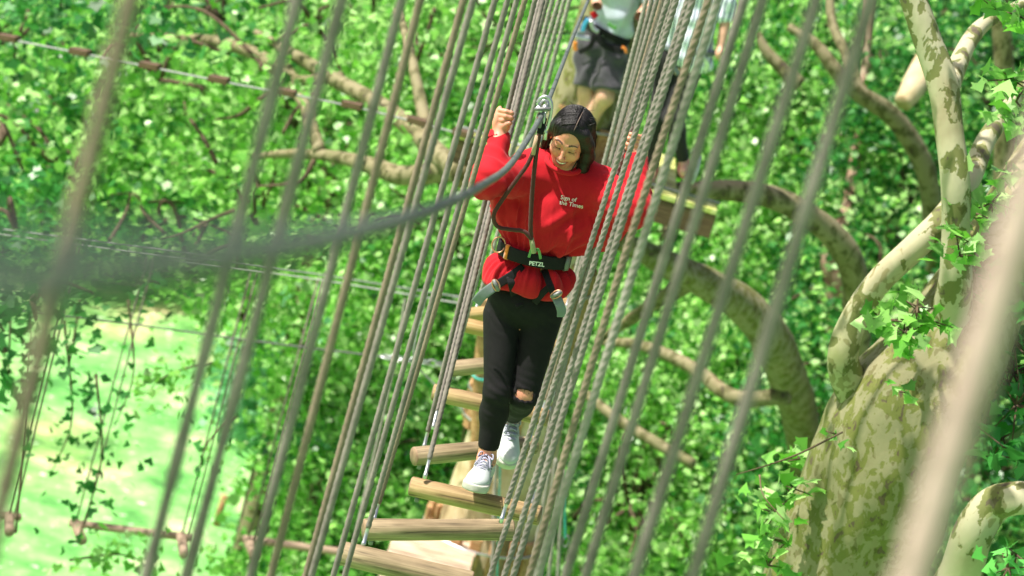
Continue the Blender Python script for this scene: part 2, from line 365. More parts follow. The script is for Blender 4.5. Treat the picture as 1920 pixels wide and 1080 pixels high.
hang('grey twisted rope crossing the left end of the lowest rung', (952, 0), (646, 1080), 7.6, 12, M_ROPE)
D1, D2, D3, D4, D5, D6, D7, D8 = RD
hang('grey rope with steel ferrule fixed to the left end of the lowest rung', (969, 0), (681, 1022), D1, 11.5, M_ROPE, .085)
hang('grey rope with steel ferrule fixed to the left end of the knotted rung', (984, 0), (701, 974), D2, 11.5, M_ROPE_TAN, .085)
HANDD = RD[2]-.05
hang('grey rope the woman grips in her raised right hand', (1003, 0), (795, 838), D4, 10.5, M_ROPE, .085, dtop=HANDD-.1)
hang('rope with ferrule fixed to the left end of the rung she stands on', (1018, 0), (797, 893), D3, 11, M_ROPE, .085, dtop=D3+.1)
hang('rope fixed to the left end of the pale worn rung', (1026, 0), (830, 720), D5, 9.5, M_ROPE, .085)
hang('pale rope fixed to the left end of the grey rung at knee height', (1036, 0), (853, 676), D6, 9, M_ROPE_PALE, .085)
hang('pale rope behind the raised hand ending at the golden rung', (1048, 0), (868, 592), D7, 9, M_ROPE_PALE, .08)
hang('pale rope ending at the orange-brown rung under the hem', (1058, 0), (893, 578), D8, 9, M_ROPE_PALE, .08)
hang('palest thin rope left of the dark-shorted person, nearest the tree trunk', (1068, 0), (918, 560), D8+.5, 9, M_ROPE_PALE, .08)
hang('grey rope close behind the woman\'s raised fist', (1011, 0), (812, 800), D4+.1, 9, M_ROPE, .085, dtop=D4+.5)
# right side, far to near
hang('leftmost thin pale rope of the right-hand bundle', (1212, 0), (1062, 575), D8, 9, M_ROPE_PALE, .08)
hang('second thin rope of the right-hand bundle, over the grey shirt edge', (1222, 0), (1052, 660), D7, 9.5, M_ROPE, .08)
hang('third rope of the right-hand bundle, ending behind the torn knee', (1232, 0), (1040, 668), D6, 10, M_ROPE, .085)
hang('fourth rope of the right-hand bundle, ending at the pale worn rung', (1241, 0), (1016, 776), D5, 10, M_ROPE_TAN, .085)
hang('fifth rope of the right-hand bundle, ending by the rear shoe', (1246, 0), (993, 822), D4, 10.5, M_ROPE, .085)
hang('sixth right-hand rope, ending at the right end of the rung she stands on', (1262, 0), (997, 945), D3, 11, M_ROPE, .085, mid=(1105, 500))
hang('right-hand rope with ferrule on the right end of the knotted rung', (1252, 0), (940, 975), D2, 11.5, M_ROPE, .085, mid=(1094, 500))
hang('right-hand rope passing the knotted rung to the lowest rung', (1268, 0), (918, 1082), D1, 12, M_ROPE, None, mid=(1112, 500))
hang('rope running down across the right end of the knotted rung', (1290, 0), (945, 1080), 7.6, 13, M_ROPE, mid=(1131, 500))
hang('rope beside the one crossing the knotted rung, slightly thicker', (1299, 0), (962, 1080), 7.3, 14, M_ROPE, mid=(1141, 500))
hang('tan thicker rope in front of the striped shirt', (1328, 0), (992, 1080), 6.4, 16, M_ROPE_TAN, mid=(1165, 500))
hang('thick pale grey rope in front of the striped shirt, rightmost over it', (1346, 0), (1008, 1080), 5.8, 18, M_ROPE_PALE, mid=(1190, 500))
hang('blurred grey rope next right of the striped shirt', (1395, 0), (1060, 1080), 5.1, 20, M_ROPE, group=LG)
hang('blurred grey rope passing the wooden platform\'s right end', (1430, 0), (1098, 1080), 4.5, 22, M_ROPE, group=LG)
hang('blurred grey rope, third from the right edge along the picture top', (1531, 0), (1190, 1080), 3.6, 27, M_ROPE, group=LG, fine=False)
hang('blurred grey rope, second from the right edge along the picture top', (1633, 0), (1300, 1080), 3.2, 31, M_ROPE, group=LG, fine=False)
hang('huge blurred pinkish rope very close to the camera at the right edge', (2012, 100), (1715, 1080), 1.45, 88, M_ROPE_PINK, group=LG, fine=False)
# ------------------------------------------------------------------ safety cable with carabiner
cpts = [P(1116, -30, 12.0), P(1078, 60, 10.6), P(1030, 185, 8.75), P(1017, 215, 8.45), P(960, 305, 7.0), P(900, 350, 5.2), P(830, 385, 3.7), P(760, 410, 2.7), P(600, 450, 1.55), P(420, 478, 1.0), P(200, 505, .72), P(-120, 540, .52)]
v, f = sweep(bez(cpts, 6), [.008, .008, .0085, .0095, .0095, .0095, .0095, .0095, .0095, .0095, .0095, .0095], 12)
o = me_obj('safety_cable', v, f, M_CABLE); tag(o, 'long dark grey-green safety cable running from upper trunk past the camera', 'cable')
# ------------------------------------------------------------------ side course: cables, blocks, swings
def cable(name, pts, wpx, mat, label, sag=True):
    w = [P(*p) for p in pts]; rr = [wpx*p[2]/FPX/2 for p in pts]; r = sum(rr)/len(rr)
    v, f = sweep(bez(w, 8), r, 8); o = me_obj(name, v, f, mat); return tag(o, label, 'cable')
C1 = [(-120, 48, 17.6), (150, 100, 17.4), (410, 152, 17.2), (660, 200, 17.1), (905, 262, 17.0)]
cable('side_cable', C1, 4.2, M_CABLEL, 'thin steel cable carrying small wooden blocks, upper left')
TH = bez([P(*p) for p in C1], 20)
def near_on(path, px):
    best = None
    for p in path:
        q = p-CP; d = q.dot(fwd); x = 960+q.dot(CR)/d*FPX
        if best is None or abs(x-px) < best[0]: best = (abs(x-px), p)
    return best[1]
for i, bx in enumerate((22, 152, 283, 412, 539, 661, 781, 868)):
    p = near_on(TH, bx); dr = (P(bx+30, 0, 17)-P(bx-30, 14, 17)).normalized(); dr = (near_on(TH, bx+40)-near_on(TH, bx-40)).normalized()
    up = V((0, 0, 1)); up = (up-dr*up.dot(dr)).normalized(); sd = dr.cross(up)
    lab = ['leftmost small brown wooden block clamped on the upper left cable', 'second brown block from the left on the upper cable', 'third brown block on the upper cable, right of the widest blurred rope', 'fourth brown block on the upper cable', 'fifth brown block on the upper cable, beside a blurred rope', 'sixth brown block on the upper cable', 'seventh brown block on the upper cable, near the platform', 'eighth block, against the platform\'s left end'][i]
    root = empty('cable_step', p, lab, 'wooden block', 'wooden blocks along the upper cable')
    v, f = box(V((0, 0, .012)), dr*.072, sd*.05, up*.022, .004); o = me_obj('block', v, f, M_PLANKD, root, False)
    for s in (-1, 1): v, f = sweep([dr*s*.045+up*.03, dr*s*.045-up*.03], .009, 6); me_obj('clamp', v, f, M_CABLED, root)
c3 = [(-120, 562, 19.6), (200, 601, 19.2), (450, 636, 18.6), (735, 671, 17.8)]
cable('side_cable', c3, 4, M_CABLED, 'thin dark cable crossing the lawn view, ending in carabiners')
c4a = [(-120, 415, 19.8), (300, 470, 19.4), (600, 515, 18.6), (880, 560, 17.5)]
cable('side_cable', c4a, 3.6, M_STEELD, 'upper steel cable of the pair that carries the log swings')
c4b = [(-120, 424, 19.4), (300, 482, 19.0), (600, 525, 18.2), (880, 572, 17.3)]
cable('side_cable', c4b, 3.2, M_CABLEL, 'lower steel cable of the pair that carries the log swings')
cable('side_cable', [(760, 560, 17.6), (742, 670, 17.7), (700, 860, 17.9), (665, 1010, 18.0), (640, 1120, 18.1)], 6, M_ROPE_PALE, 'pale thin guy rope dropping between the left bridge ropes')
cable('side_cable', [(800, 545, 17.4), (776, 665, 17.4), (812, 718, 17.5), (870, 770, 17.5)], 4, M_CABLEL, 'short pale guy line from the shackles to the trunk')
# shackles
root = empty('shackle_chain', P(742, 671, 17.75), 'silver carabiner and turnbuckle joining the dark cable to the platform line', 'shackle')
def ring(c, ax, ay, r1, r2, t, n=20): return sweep([c+ax*(r1*math.cos(2*math.pi*i/n))+ay*(r2*math.sin(2*math.pi*i/n)) for i in range(n+1)], t, 6, cap=False)
lst = []
for i, x in enumerate((726, 742, 760, 778, 794, 812, 828, 842)):
    c = P(x, 670+(x-726)*.13, 17.75); dx = (P(x+10, 672, 17.75)-P(x, 670, 17.75)).normalized(); dy = V((0, 0, 1)) if i % 2 else V((0, 1, .3)).normalized()
    lst.append(ring(c-root.location, dx, dy, .045, .022, .009))
v, f = merge(lst); me_obj('link', v, f, M_STEEL, root)
# swings
def swing(beam, stubs, tops, label):
    """beam ((px,py),(px,py)) at depth D; stubs [(px,py back),(px,py front)]; tops list of rope top px"""
    D = 19.6; a, b = P(*beam[0], D), P(*beam[1], D); root = empty('log_swing', (a+b)/2, label, 'swing', 'log swings hanging over the lawn')
    v, f = sweep(rel(bez([a, b], 4), root), .034, 10); me_obj('beam', v, f, M_SWING, root)
    for (bk, fr) in stubs:
        pa = P(*bk, D); hz = V((0, -1, 0)); q = P(*fr, D-.42)
        q = V((q.x, q.y, pa.z)) if False else q
        v, f = sweep(rel([pa+(pa-q).normalized()*.03, pa, q-(q-pa).normalized()*.01, q], root), [.032, .044, .044, .036], 12); me_obj('log', v, f, M_SWING, root)
    for (bx, tx) in tops:
        pa = P(*bx, D-.1); pt = P(*tx, D-.3); v, f = sweep(rel([pa, pt], root), .0085, 6); me_obj('hanging_line', v, f, M_ROPED, root)
M_SWING = wood_mat('swing_wood', (.30, .21, .15), (.40, .29, .21), (.16, .11, .08)); M_ROPED = rope_mat('rope_dark', (.10, .085, .07), (.15, .13, .10), (.2, .17, .13))
swing(((-60, 958), (40, 970)), [((16, 966), (17, 998))], [((17, 962), (140, 462)), ((27, 964), (148, 466))], 'log swing cut off by the left edge of the picture')
swing(((130, 980), (362, 1009)), [((142, 982), (154, 1014)), ((340, 1005), (346, 1040))], [((143, 978), (276, 484)), ((159, 984), (288, 486)), ((342, 1000), (470, 508)), ((354, 1003), (482, 510))], 'log swing with a long beam hanging over the sunlit lawn')
swing(((455, 1010), (690, 1042)), [((466, 1015), (478, 1042))], [((466, 1008), (598, 520)), ((478, 1012), (608, 522))], 'log swing beam partly behind the blurred ropes beside the lowest rung')
# ------------------------------------------------------------------ platform tree (behind the woman)
TX = P(1120, 150, 17.6); TY = TX.y
def vline(z): return V((TX.x, TX.y, z))
tree = empty('plane_tree', (TX.x, TX.y, 0), 'pale plane tree carrying the wooden platforms behind the woman', 'tree')
ph = 3.1
def tp(th, s): return 1+.10*noise.noise(V((math.cos(th)*1.2, math.sin(th)*1.2, s*.5+ph)))*2+.05*noise.noise(V((math.cos(th)*3, math.sin(th)*3, s*1.5)))
z0 = [0, 1, 2, 3.5, 5, 6.5, 7.5, 8.4, 9.0, 9.8, 10.6, 11.6, 13, 15]; rr = [.75, .58, .5, .44, .40, .36, .33, .30, .27, .27, .28, .27, .24, .2]
zl = [i*.1 for i in range(151)]; rl = np.interp(zl, z0, rr)
wob = lambda z: V((.05*math.sin(z*1.3), .05*math.cos(z*1.1), 0))
v, f = sweep([V((0, 0, z))+wob(z) for z in zl], list(rl), 24, tp); trunk = me_obj('trunk', v, f, M_BARK_PALE, tree)
trunk.data.materials.append(M_BARK_OLD)
for p in trunk.data.polygons:
    if p.center.z > 8.9: p.material_index = 1
# platform: top planks, brown front boards
pl = empty('tree_platform', PY(1100, 320, TY-.55), 'mossy-edged brown wooden platform around the trunk that two people stand on', 'platform')
A, B = PY(853, 252, TY-.62), PY(1345, 398, TY-.62); zc = (A.z+B.z)/2; dx = (B-A).normalized()
dyv = V((0, 0, 1)).cross(dx).normalized(); upv = dx.cross(dyv); Lx = (B-A).length
nb = 13
for i in range(1):
    lst = []
    for k in range(nb):
        dp = .16 if k < 4 or k > 10 else .78; c = A + dx*(Lx*(k+.5)/nb) + dyv*(dp-.03); lst.append(box(c-pl.location, dx*(Lx/nb/2-.006), dyv*dp, upv*.02, .004))
    v, f = merge(lst); me_obj('deck_plank', v, f, M_MOSS, pl, False)
for (t0, t1, oy) in ((0, .115, 0), (.775, 1.0, 0), (.115, .775, .05)):
    a = A+dx*Lx*t0-upv*.11+dyv*oy; b = A+dx*Lx*t1-upv*.11+dyv*oy
    v, f = box((a+b)/2-pl.location, (b-a)/2, dyv*.024, upv*.086, .006); me_obj('front_board', v, f, M_PLANKD, pl, False)
v, f = sweep(rel([A+dyv*.02+upv*.06, A+dx*Lx*.5+upv*.05-dyv*.01, B+dyv*.02+upv*.06], pl), .012, 8); me_obj('edge_cable', v, f, M_STEELD, pl)
# lower platform
z2 = PY(800, 1015, TY-.4).z; lp = empty('tree_platform', V((TX.x-.6, TY-.2, z2)), 'pale sunlit plank platform low on the trunk, at the bottom of the picture', 'platform')
xa = PY(736, 1014, TY+.2).x; 
for k in range(5):
    c = V((xa+.32, TY-.40-.27*k, z2+random.uniform(-.004, .004))); v, f = box(c-lp.location, V((.32+random.uniform(-.012, .012), 0, 0)), V((0, .128, 0)), V((0, 0, .022)), .004); me_obj('plank', v, f, M_PLANK, lp, False)
for k in (0, 1):
    c = V((xa+.15+.36*k, TY-.9, z2-.08)); v, f = box(c-lp.location, V((.04, 0, 0)), V((0, .7, 0)), V((0, 0, .05)), .004); me_obj('joist', v, f, M_PLANKD, lp, False)
# guard slats round the trunk: three bands
def guard(z, r, h, n, mat, label, w=.035, skip=()):
    root = empty('trunk_guard', vline(z), label, 'trunk guard')
    for k in range(n):
        if k in skip: continue
        a = 2*math.pi*k/n+.1; c = V((math.cos(a)*r, math.sin(a)*r, random.uniform(-.03, .03)))
        v, f = box(c, V((0, 0, h/2+random.uniform(-.04, .04))), V((-math.sin(a), math.cos(a), 0))*w, V((math.cos(a), math.sin(a), 0))*.022, .008); me_obj('slat', v, f, mat, root, False)
    for dz in (-h*.3, h*.3):
        v, f = sweep([V((math.cos(2*math.pi*i/28)*(r+.028), math.sin(2*math.pi*i/28)*(r+.028), dz)) for i in range(29)], .009, 6, cap=False); me_obj('band', v, f, M_STEEL, root)
def zt(py): # height on the trunk axis seen at photo row py
    lo, hi = 0, 14
    for _ in range(30):
        m = (lo+hi)/2; q = vline(m)-CP; y = 540-q.dot(CU)/q.dot(fwd)*FPX
        if y > py: lo = m
        else: hi = m
    return lo
print('trunk z at rows', [(p, round(zt(p), 2)) for p in (0, 150, 300, 500, 700, 900, 1060)])
guard(zt(262), .29, .42, 16, M_ORANGE, 'orange-brown slat collar round the trunk behind the woman\'s head', .045)
guard(zt(600), .335, 1.0, 18, M_PLANKG, 'long brown timber collar round the trunk behind the right-hand ropes', .05) if 'M_PLANKG' in globals() else guard(zt(600), .335, 1.0, 18, M_LOG_GOLD, 'long brown timber collar round the trunk behind the right-hand ropes', .05)
guard(zt(765), .35, .34, 16, M_ORANGE, 'short orange log collar with steel fittings beside the torn knee', .05)
guard(zt(1030), .44, .46, 18, M_ORANGE, 'collar of short orange stub logs round the trunk at the bottom', .045)
# pale slanting post at left of trunk
pz = [PY(905, 560, TY-.5), PY(893, 700, TY-.5), PY(905, 900, TY-.45)]
v, f = sweep(bez([PY(912, 560, TY-.5), PY(898, 730, TY-.45), PY(893, 930, TY-.4)], 5), [.045, .05, .05], 10); o = me_obj('support_post', v, f, M_ORANGE); tag(o, 'orange-brown upright support pole left of the trunk behind the legs', 'pole')
v, f = merge([ring(PY(902, 705, TY-.46), V((1, 0, 0)), V((0, 1, .2)), .06, .06, .009)]); o = me_obj('strap', v, f, noisy('teal', [(.3, (.02, .30, .26)), (.7, (.05, .42, .36))], scale=9)); tag(o, 'teal webbing strap tied round the orange pole', 'strap'); M_TEAL = o.data.materials[0]
# pale ropes by the trunk
for i, (a, b, w, m, lab) in enumerate([((930, 860), (922, 1110), 9, M_ROPE_PALE, 'white rope hanging beside the rear shoe down the trunk'),
        ((938, 860), (931, 1110), 4, M_TEAL, 'thin teal cord hanging alongside the white rope'),
        ((1030, 880), (990, 1110), 8, M_ROPE_PALE, 'pale frayed rope, leftmost of the pale bundle at the trunk\'s right'),
        ((1042, 860), (1008, 1110), 8, M_ROPE_PALE, 'pale frayed rope, second of the bundle at the trunk\'s right'),
        ((1050, 870), (1026, 1110), 9, M_ROPE_PALE, 'pale frayed rope, third of the bundle at the trunk\'s right'),
        ((1056, 880), (1044, 1110), 8, M_ROPE_PALE, 'pale frayed rope, rightmost of the pale bundle'),
        ((1058, 930), (1060, 1010), 5, M_TEAL, 'short green cord with a karabiner by the pale bundle')]):
    p, q = PY(*a, TY-.55), PY(*b, TY-.55); r = w*17.5/FPX/2
    v, f = rope_geo([p, q], r, None, fine=False, n=8); o = me_obj('hanging_rope', v, f, m); tag(o, lab, 'rope', 'pale ropes hanging down the platform tree')
v, f = ring(PY(1061, 1015, TY-.55), V((1, 0, 0)), V((0, 0, 1)), .022, .045, .007); o = me_obj('karabiner', v, f, M_STEELD); tag(o, 'small dark karabiner dangling on the green cord', 'karabiner')
for px, py in ((1025, 745), (1035, 770), (1020, 730)): pass
root = empty('steel_fitting', PY(1030, 740, TY-.5), 'bright steel thimble and shackles on the collar beside the torn knee', 'shackle')
v, f = merge([ring(PY(x, y, TY-.5)-root.location, V((1, 0, .2)), V((0, .3, 1)).normalized(), .03, .045, .010) for x, y in ((1018, 728), (1030, 738), (1036, 760), (1026, 775))]); me_obj('link', v, f, M_STEEL, root)
v, f = sweep([V((math.cos(2*math.pi*i/28)*.5, math.sin(2*math.pi*i/28)*.5, .04*math.sin(i))) + vline(zt(1068)) for i in range(29)], .014, 8, cap=False)
o = me_obj('wire_sling', v, f, M_STEEL); tag(o, 'steel wire sling looped round the trunk base over the stub logs', 'wire')
# ================================================================== TREES
W_ = 17.3
# limbs of the platform tree (left side), seen through the ropes
limb('limb', [(1085, 330, 17.6), (960, 300, 17.9), (860, 315, 18.4), (760, 330, 18.8), (700, 312, 19.1), (640, 296, 19.4), (560, 288, 19.8), (480, 292, 20.2)], [95, 60, 50, 46, 38, 30, 22, 14], tree, M_BARK_BG)
limb('limb', [(870, 330, 18.2), (820, 290, 18.6), (770, 240, 19.0), (700, 190, 19.5), (620, 145, 20.0), (540, 95, 20.6), (480, 60, 21)], [60, 48, 42, 38, 34, 24, 14], tree, M_BARK_BG)
limb('limb', [(600, 285, 19.6), (585, 240, 19.8), (568, 190, 20.1), (520, 130, 20.5), (470, 98, 20.8), (400, 78, 21.2), (320, 72, 21.6), (240, 66, 22)], [30, 28, 28, 36, 30, 27, 22, 14], tree, M_BARK_BG)
limb('branch', [(640, 145, 19.9), (560, 150, 20.3), (540, 125, 20.5)], [26, 22, 18], tree, M_BARK_BG, 8)
limb('branch', [(800, 240, 19), (780, 150, 19.4), (765, 80, 19.8), (745, 20, 20.2)], [34, 26, 22, 18], tree, M_BARK_BG, 8)
for k, (pts, w) in enumerate([([(560, 170, 20.2), (500, 180, 20.3), (450, 215, 20.4), (405, 225, 20.6)], [13, 11, 9, 5]), ([(405, 305, 20.3), (385, 265, 20.4), (352, 215, 20.7), (345, 190, 20.9)], [12, 10, 8, 4]),
        ([(590, 300, 19.6), (560, 340, 19.6), (480, 350, 19.8)], [14, 10, 4]), ([(310, 440, 20.5), (270, 400, 20.6), (255, 365, 20.7), (200, 365, 21)], [9, 7, 6, 3]),
        ([(440, 395, 20), (400, 410, 20.2), (340, 440, 20.3), (300, 450, 20.6)], [10, 8, 6, 3]), ([(205, 455, 20), (235, 400, 20.2), (245, 365, 20.4)], [10, 7, 4]),
        ([(490, 130, 20.3), (480, 110, 20.4), (380, 20, 20.6), (270, 15, 21)], [12, 10, 8, 5]), ([(300, 95, 21.4), (300, 60, 21.5), (296, 35, 21.6)], [16, 12, 7]),
        ([(530, 250, 20), (560, 200, 20.1), (600, 170, 20)], [8, 9, 9]), ([(930, 690, 19), (880, 760, 19.4), (860, 900, 20)], [10, 8, 5])]):
    limb('branch', pts, w, tree, M_TWIG, 6)
# trees to the right, behind
def new_tree(ppx, ppy, d, label, name='plane_tree', group=None):
    p = P(ppx, ppy, d); return empty(name, (p.x, p.y, 0), label, 'tree', group)
tb = new_tree(1490, 740, 19.5, 'mossy plane tree whose thick limb rises leftwards behind the right-hand ropes')
limb('trunk', [(1520, 1500, 24), (1515, 1000, 22.6), (1502, 800, 21), (1478, 715, 20), (1440, 625, 19.2), (1390, 570, 18.9), (1330, 535, 18.6), (1250, 495, 18.3), (1160, 450, 18)], [60, 64, 78, 88, 92, 84, 74, 60, 40], tb, M_BARK_OLD, 18)
limb('limb', [(1300, 520, 18.5), (1240, 560, 18.8), (1180, 600, 19.2), (1120, 640, 19.6)], [50, 34, 26, 14], tb, M_BARK_BG)
limb('limb', [(1480, 740, 19.8), (1380, 745, 20), (1300, 690, 20.4), (1210, 650, 20.8), (1130, 640, 21.2)], [40, 34, 30, 26, 18], tb, M_BARK_BG)
limb('limb', [(1300, 870, 20.6), (1230, 830, 20.8), (1150, 780, 21.1), (1100, 740, 21.4)], [26, 26, 24, 20], tb, M_BARK_BG)
tc = new_tree(1600, 600, 19, 'plane tree with a curving limb reaching left to the platform\'s end')
limb('trunk', [(1560, 1500, 22), (1580, 1000, 21), (1600, 700, 20), (1605, 590, 19.4), (1598, 500, 19), (1560, 440, 18.8), (1500, 395, 18.6), (1440, 368, 18.4), (1370, 358, 18.3), (1300, 358, 18.2), (1240, 350, 18.2)], [80, 74, 68, 62, 60, 58, 56, 52, 48, 40, 24], tc, M_BARK_BG, 16)
td = new_tree(1745, 420, 22, 'slender plane tree with a limb bending up left behind two blurred ropes')
limb('trunk', [(1680, 1300, 27), (1740, 700, 24), (1755, 500, 23), (1748, 400, 22.5), (1738, 330, 22.2), (1712, 270, 22), (1670, 215, 21.8), (1610, 175, 21.6), (1565, 130, 21.5), (1530, 85, 21.5), (1480, 50, 21.6)], [60, 50, 46, 44, 46, 46, 44, 38, 32, 26, 18], td, M_BARK_BG, 14)
limb('limb', [(1610, 175, 21.6), (1590, 110, 21.7), (1560, 40, 21.9), (1555, -40, 22)], [30, 24, 22, 20], td, M_BARK_BG)
limb('limb', [(1500, 160, 22), (1440, 100, 22), (1420, 60, 22)], [34, 26, 12], td, M_BARK_BG)
te = new_tree(1560, 650, 24, 'reddish-barked trunk standing between the mossy limb and the big mottled tree')
limb('trunk', [(1545, 1400, 27), (1545, 900, 25), (1548, 730, 24.4), (1562, 640, 24), (1572, 540, 23.8), (1560, 470, 23.8), (1590, 380, 24.4), (1620, 150, 25), (1640, -150, 25)], [34, 34, 36, 50, 58, 52, 26, 22, 20], te, M_BARK_RED, 12)
tf = new_tree(1880, 300, 20, 'grey upright trunk near the right edge behind the leaves')
limb('trunk', [(1760, 1500, 24), (1850, 700, 21.5), (1878, 400, 20.4), (1885, 200, 20), (1880, 80, 19.8), (1868, -60, 19.6)], [60, 50, 46, 44, 42, 40], tf, M_BARK_BG, 12)
limb('limb', [(1692, 195, 20.9), (1715, 160, 21), (1728, 120, 21.2), (1750, 60, 21.5)], [40, 56, 40, 20], tf, M_BARK_PALE)
# the big mottled plane tree at the right, nearly in focus
DB = 10.6
big = new_tree(1620, 1080, DB+.3, 'large mottled plane tree with a forked trunk at the right')
limb('trunk', [(1440, 1500, DB+.9), (1520, 1250, DB+.6), (1583, 1080, DB+.35), (1628, 960, DB+.2), (1672, 850, DB+.1), (1728, 740, DB), (1792, 630, DB), (1850, 530, DB+.1), (1905, 420, DB+.3), (1985, 280, DB+.6), (2110, 40, DB+1), (2180, -250, DB+1.2), (2190, -600, DB+1.3)], [440, 350, 285, 275, 268, 258, 215, 170, 145, 125, 105, 80, 40], big, M_BARK_OLD, 44, .10)
limb('limb', [(1660, 800, DB+.1), (1603, 735, DB-.0), (1580, 670, DB-.1), (1600, 600, DB-.1), (1645, 530, DB-.15), (1710, 468, DB-.2), (1770, 408, DB-.2), (1815, 340, DB-.15), (1850, 262, DB), (1900, 190, DB+.1), (1960, 80, DB+.1), (2020, -60, DB+.1)], [120, 72, 58, 52, 50, 50, 48, 44, 38, 30, 22, 8], big, M_BARK, 24, .05)
limb('limb', [(1775, 700, DB-.05), (1785, 600, DB-.15), (1792, 520, DB-.3), (1792, 440, DB-.35), (1792, 350, DB-.4), (1780, 250, DB-.4), (1768, 160, DB-.4), (1740, 80, DB-.4), (1712, 0, DB-.4), (1680, -90, DB-.4), (1640, -260, DB-.4), (1640, -500, DB-.3)], [90, 80, 62, 52, 56, 55, 58, 52, 50, 48, 34, 10], big, M_BARK, 28, .045)
limb('limb', [(1775, 170, DB-.2), (1800, 110, DB), (1830, 60, DB+.2), (1870, 30, DB+.3), (1940, 0, DB+.6), (2060, -60, DB+.8)], [44, 36, 30, 22, 22, 8], big, M_BARK)
limb('limb', [(1760, 1150, DB-.3), (1800, 1075, DB-.4), (1825, 1000, DB-.5), (1860, 950, DB-.55), (1900, 935, DB-.6), (1990, 930, DB-.6), (2120, 880, DB-.5), (2260, 760, DB-.4)], [90, 84, 76, 72, 66, 60, 48, 20], big, M_BARK, 24, .05)
limb('limb', [(1830, 640, DB+.1), (1870, 600, DB+.3), (1930, 590, DB+.6)], [70, 55, 50], big, M_BARK_RED)
# foliage sprays of the big tree (in focus)
def spray(c, n, rad, size, mat, parent, kind='plane', name='foliage', flat=.5):
    c = [P(*q) for q in c]; pts = []
    for q in c: pts.append(RNG.normal(size=(n, 3))*np.array([rad, rad*.8, rad*flat])+np.array(q))
    pts = np.concatenate(pts); S = RNG.uniform(.6, 1.2, len(pts))*size
    tw = [sweep(rel([q, V(p)], parent), [.006, .002], 4) for q in c for p in pts[::4] if (V(p)-q).length < rad*2.2]
    if tw: v, f = merge(tw); tag(me_obj('twig', v, f, M_TWIG, parent), kind='stuff')
    return leaf_mesh(name, pts, S, kind, mat, parent, origin=parent.location)
spray([(1660, 600, 10), (1700, 610, 10), (1740, 600, 10.1), (1690, 640, 10), (1720, 575, 10.1)], 14, .055, .085, M_LEAF, big)
spray([(1790, 440, 10), (1830, 455, 10.1), (1800, 480, 10.0)], 9, .05, .08, M_LEAF, big)
spray([(1890, 330, 10.1), (1860, 380, 10.2), (1830, 400, 10.2), (1900, 150, 9.7), (1870, 20, 9.7), (1910, 30, 9.6), (1905, 190, 9.6), (1895, 215, 10)], 12, .06, .09, M_LEAF, big)
spray([(1880, 560, 10.4), (1900, 640, 10.5), (1870, 700, 10.6), (1905, 760, 10.4), (1880, 820, 10.6), (1910, 860, 10.2), (1850, 760, 10.9), (1900, 700, 10.5), (1860, 620, 10.8)], 22, .10, .10, M_LEAF_D, big)
spray([(1905, 1040, 10), (1890, 1065, 9.9), (1860, 1100, 9.9)], 10, .06, .10, M_LEAF_Y, big)
spray([(1450, 960, 10.5), (1470, 910, 10.6), (1445, 1010, 10.6), (1430, 940, 10.8), (1500, 860, 11), (1440, 1060, 10.6)], 14, .06, .085, M_LEAF, big)
spray([(1690, 735, 10.0), (1570, 815, 10.3)], 5, .04, .06, M_LEAF, big)
limb('twig', [(1580, 810, 10.2), (1500, 850, 10.2), (1440, 872, 10.3), (1380, 890, 10.4)], [4, 4, 3, 2], big, M_TWIG, 5)
limb('twig', [(1424, 890, 10.3), (1432, 930, 10.3), (1470, 975, 10.3)], [4, 3, 2], big, M_BARK_RED, 5)
# unseen canopy of the big tree, added toward the sun to throw dappled shade
sc_ = P(1740, 780, DB)+SDIR*3.4; cn, sb = clumps([(sc_, (1.3, 1.3, .5)), (P(1800, 1000, DB)+SDIR*4.0, (1.0, 1.0, .5)), (P(1500, 600, DB+8)+SDIR*7, (1.6, 1.6, .6))], 26, 16)
leaf_mesh('crown', cn, RNG.uniform(.08, .13, len(cn)), 'mid', M_LEAF, big, origin=big.location)
# ------------------------------------------------------------------ leafy crowns
def crown(parent, vols, nsub, per, size, mat, kind='mid', name='crown', sig=(.34, .34, .13), twigs=.25, shell=.3):
    vols = [(P(*c), r) for c, r in vols]; c, s = clumps(vols, nsub, per, sig, shell)
    o = leaf_mesh(name, c, RNG.uniform(.65, 1.25, len(c))*size, kind, mat, parent, origin=parent.location)
    if twigs: twig_mesh(s, [v[0] for v in vols], 'branch_twigs' if False else 'twig', M_TWIG, parent, twigs)
    return o
# platform tree: foliage on its left limbs
crown(tree, [((300, 150, 21), (1.5, 1.2, .8)), ((600, 60, 21), (1.5, 1.2, .7)), ((120, 330, 21), (1.2, 1.2, .9)), ((480, 420, 21.4), (1.4, 1.2, .8)), ((780, 120, 20.8), (1.2, 1.0, .8)), ((350, 500, 21), (.9, .9, .25))], 95, 26, .10, M_LEAF)
crown(tree, [((600, 210, 18.7), (.7, .4, .25)), ((360, 120, 20), (.8, .4, .2))], 9, 16, .09, M_LEAF, twigs=0, sig=(.2, .2, .08))
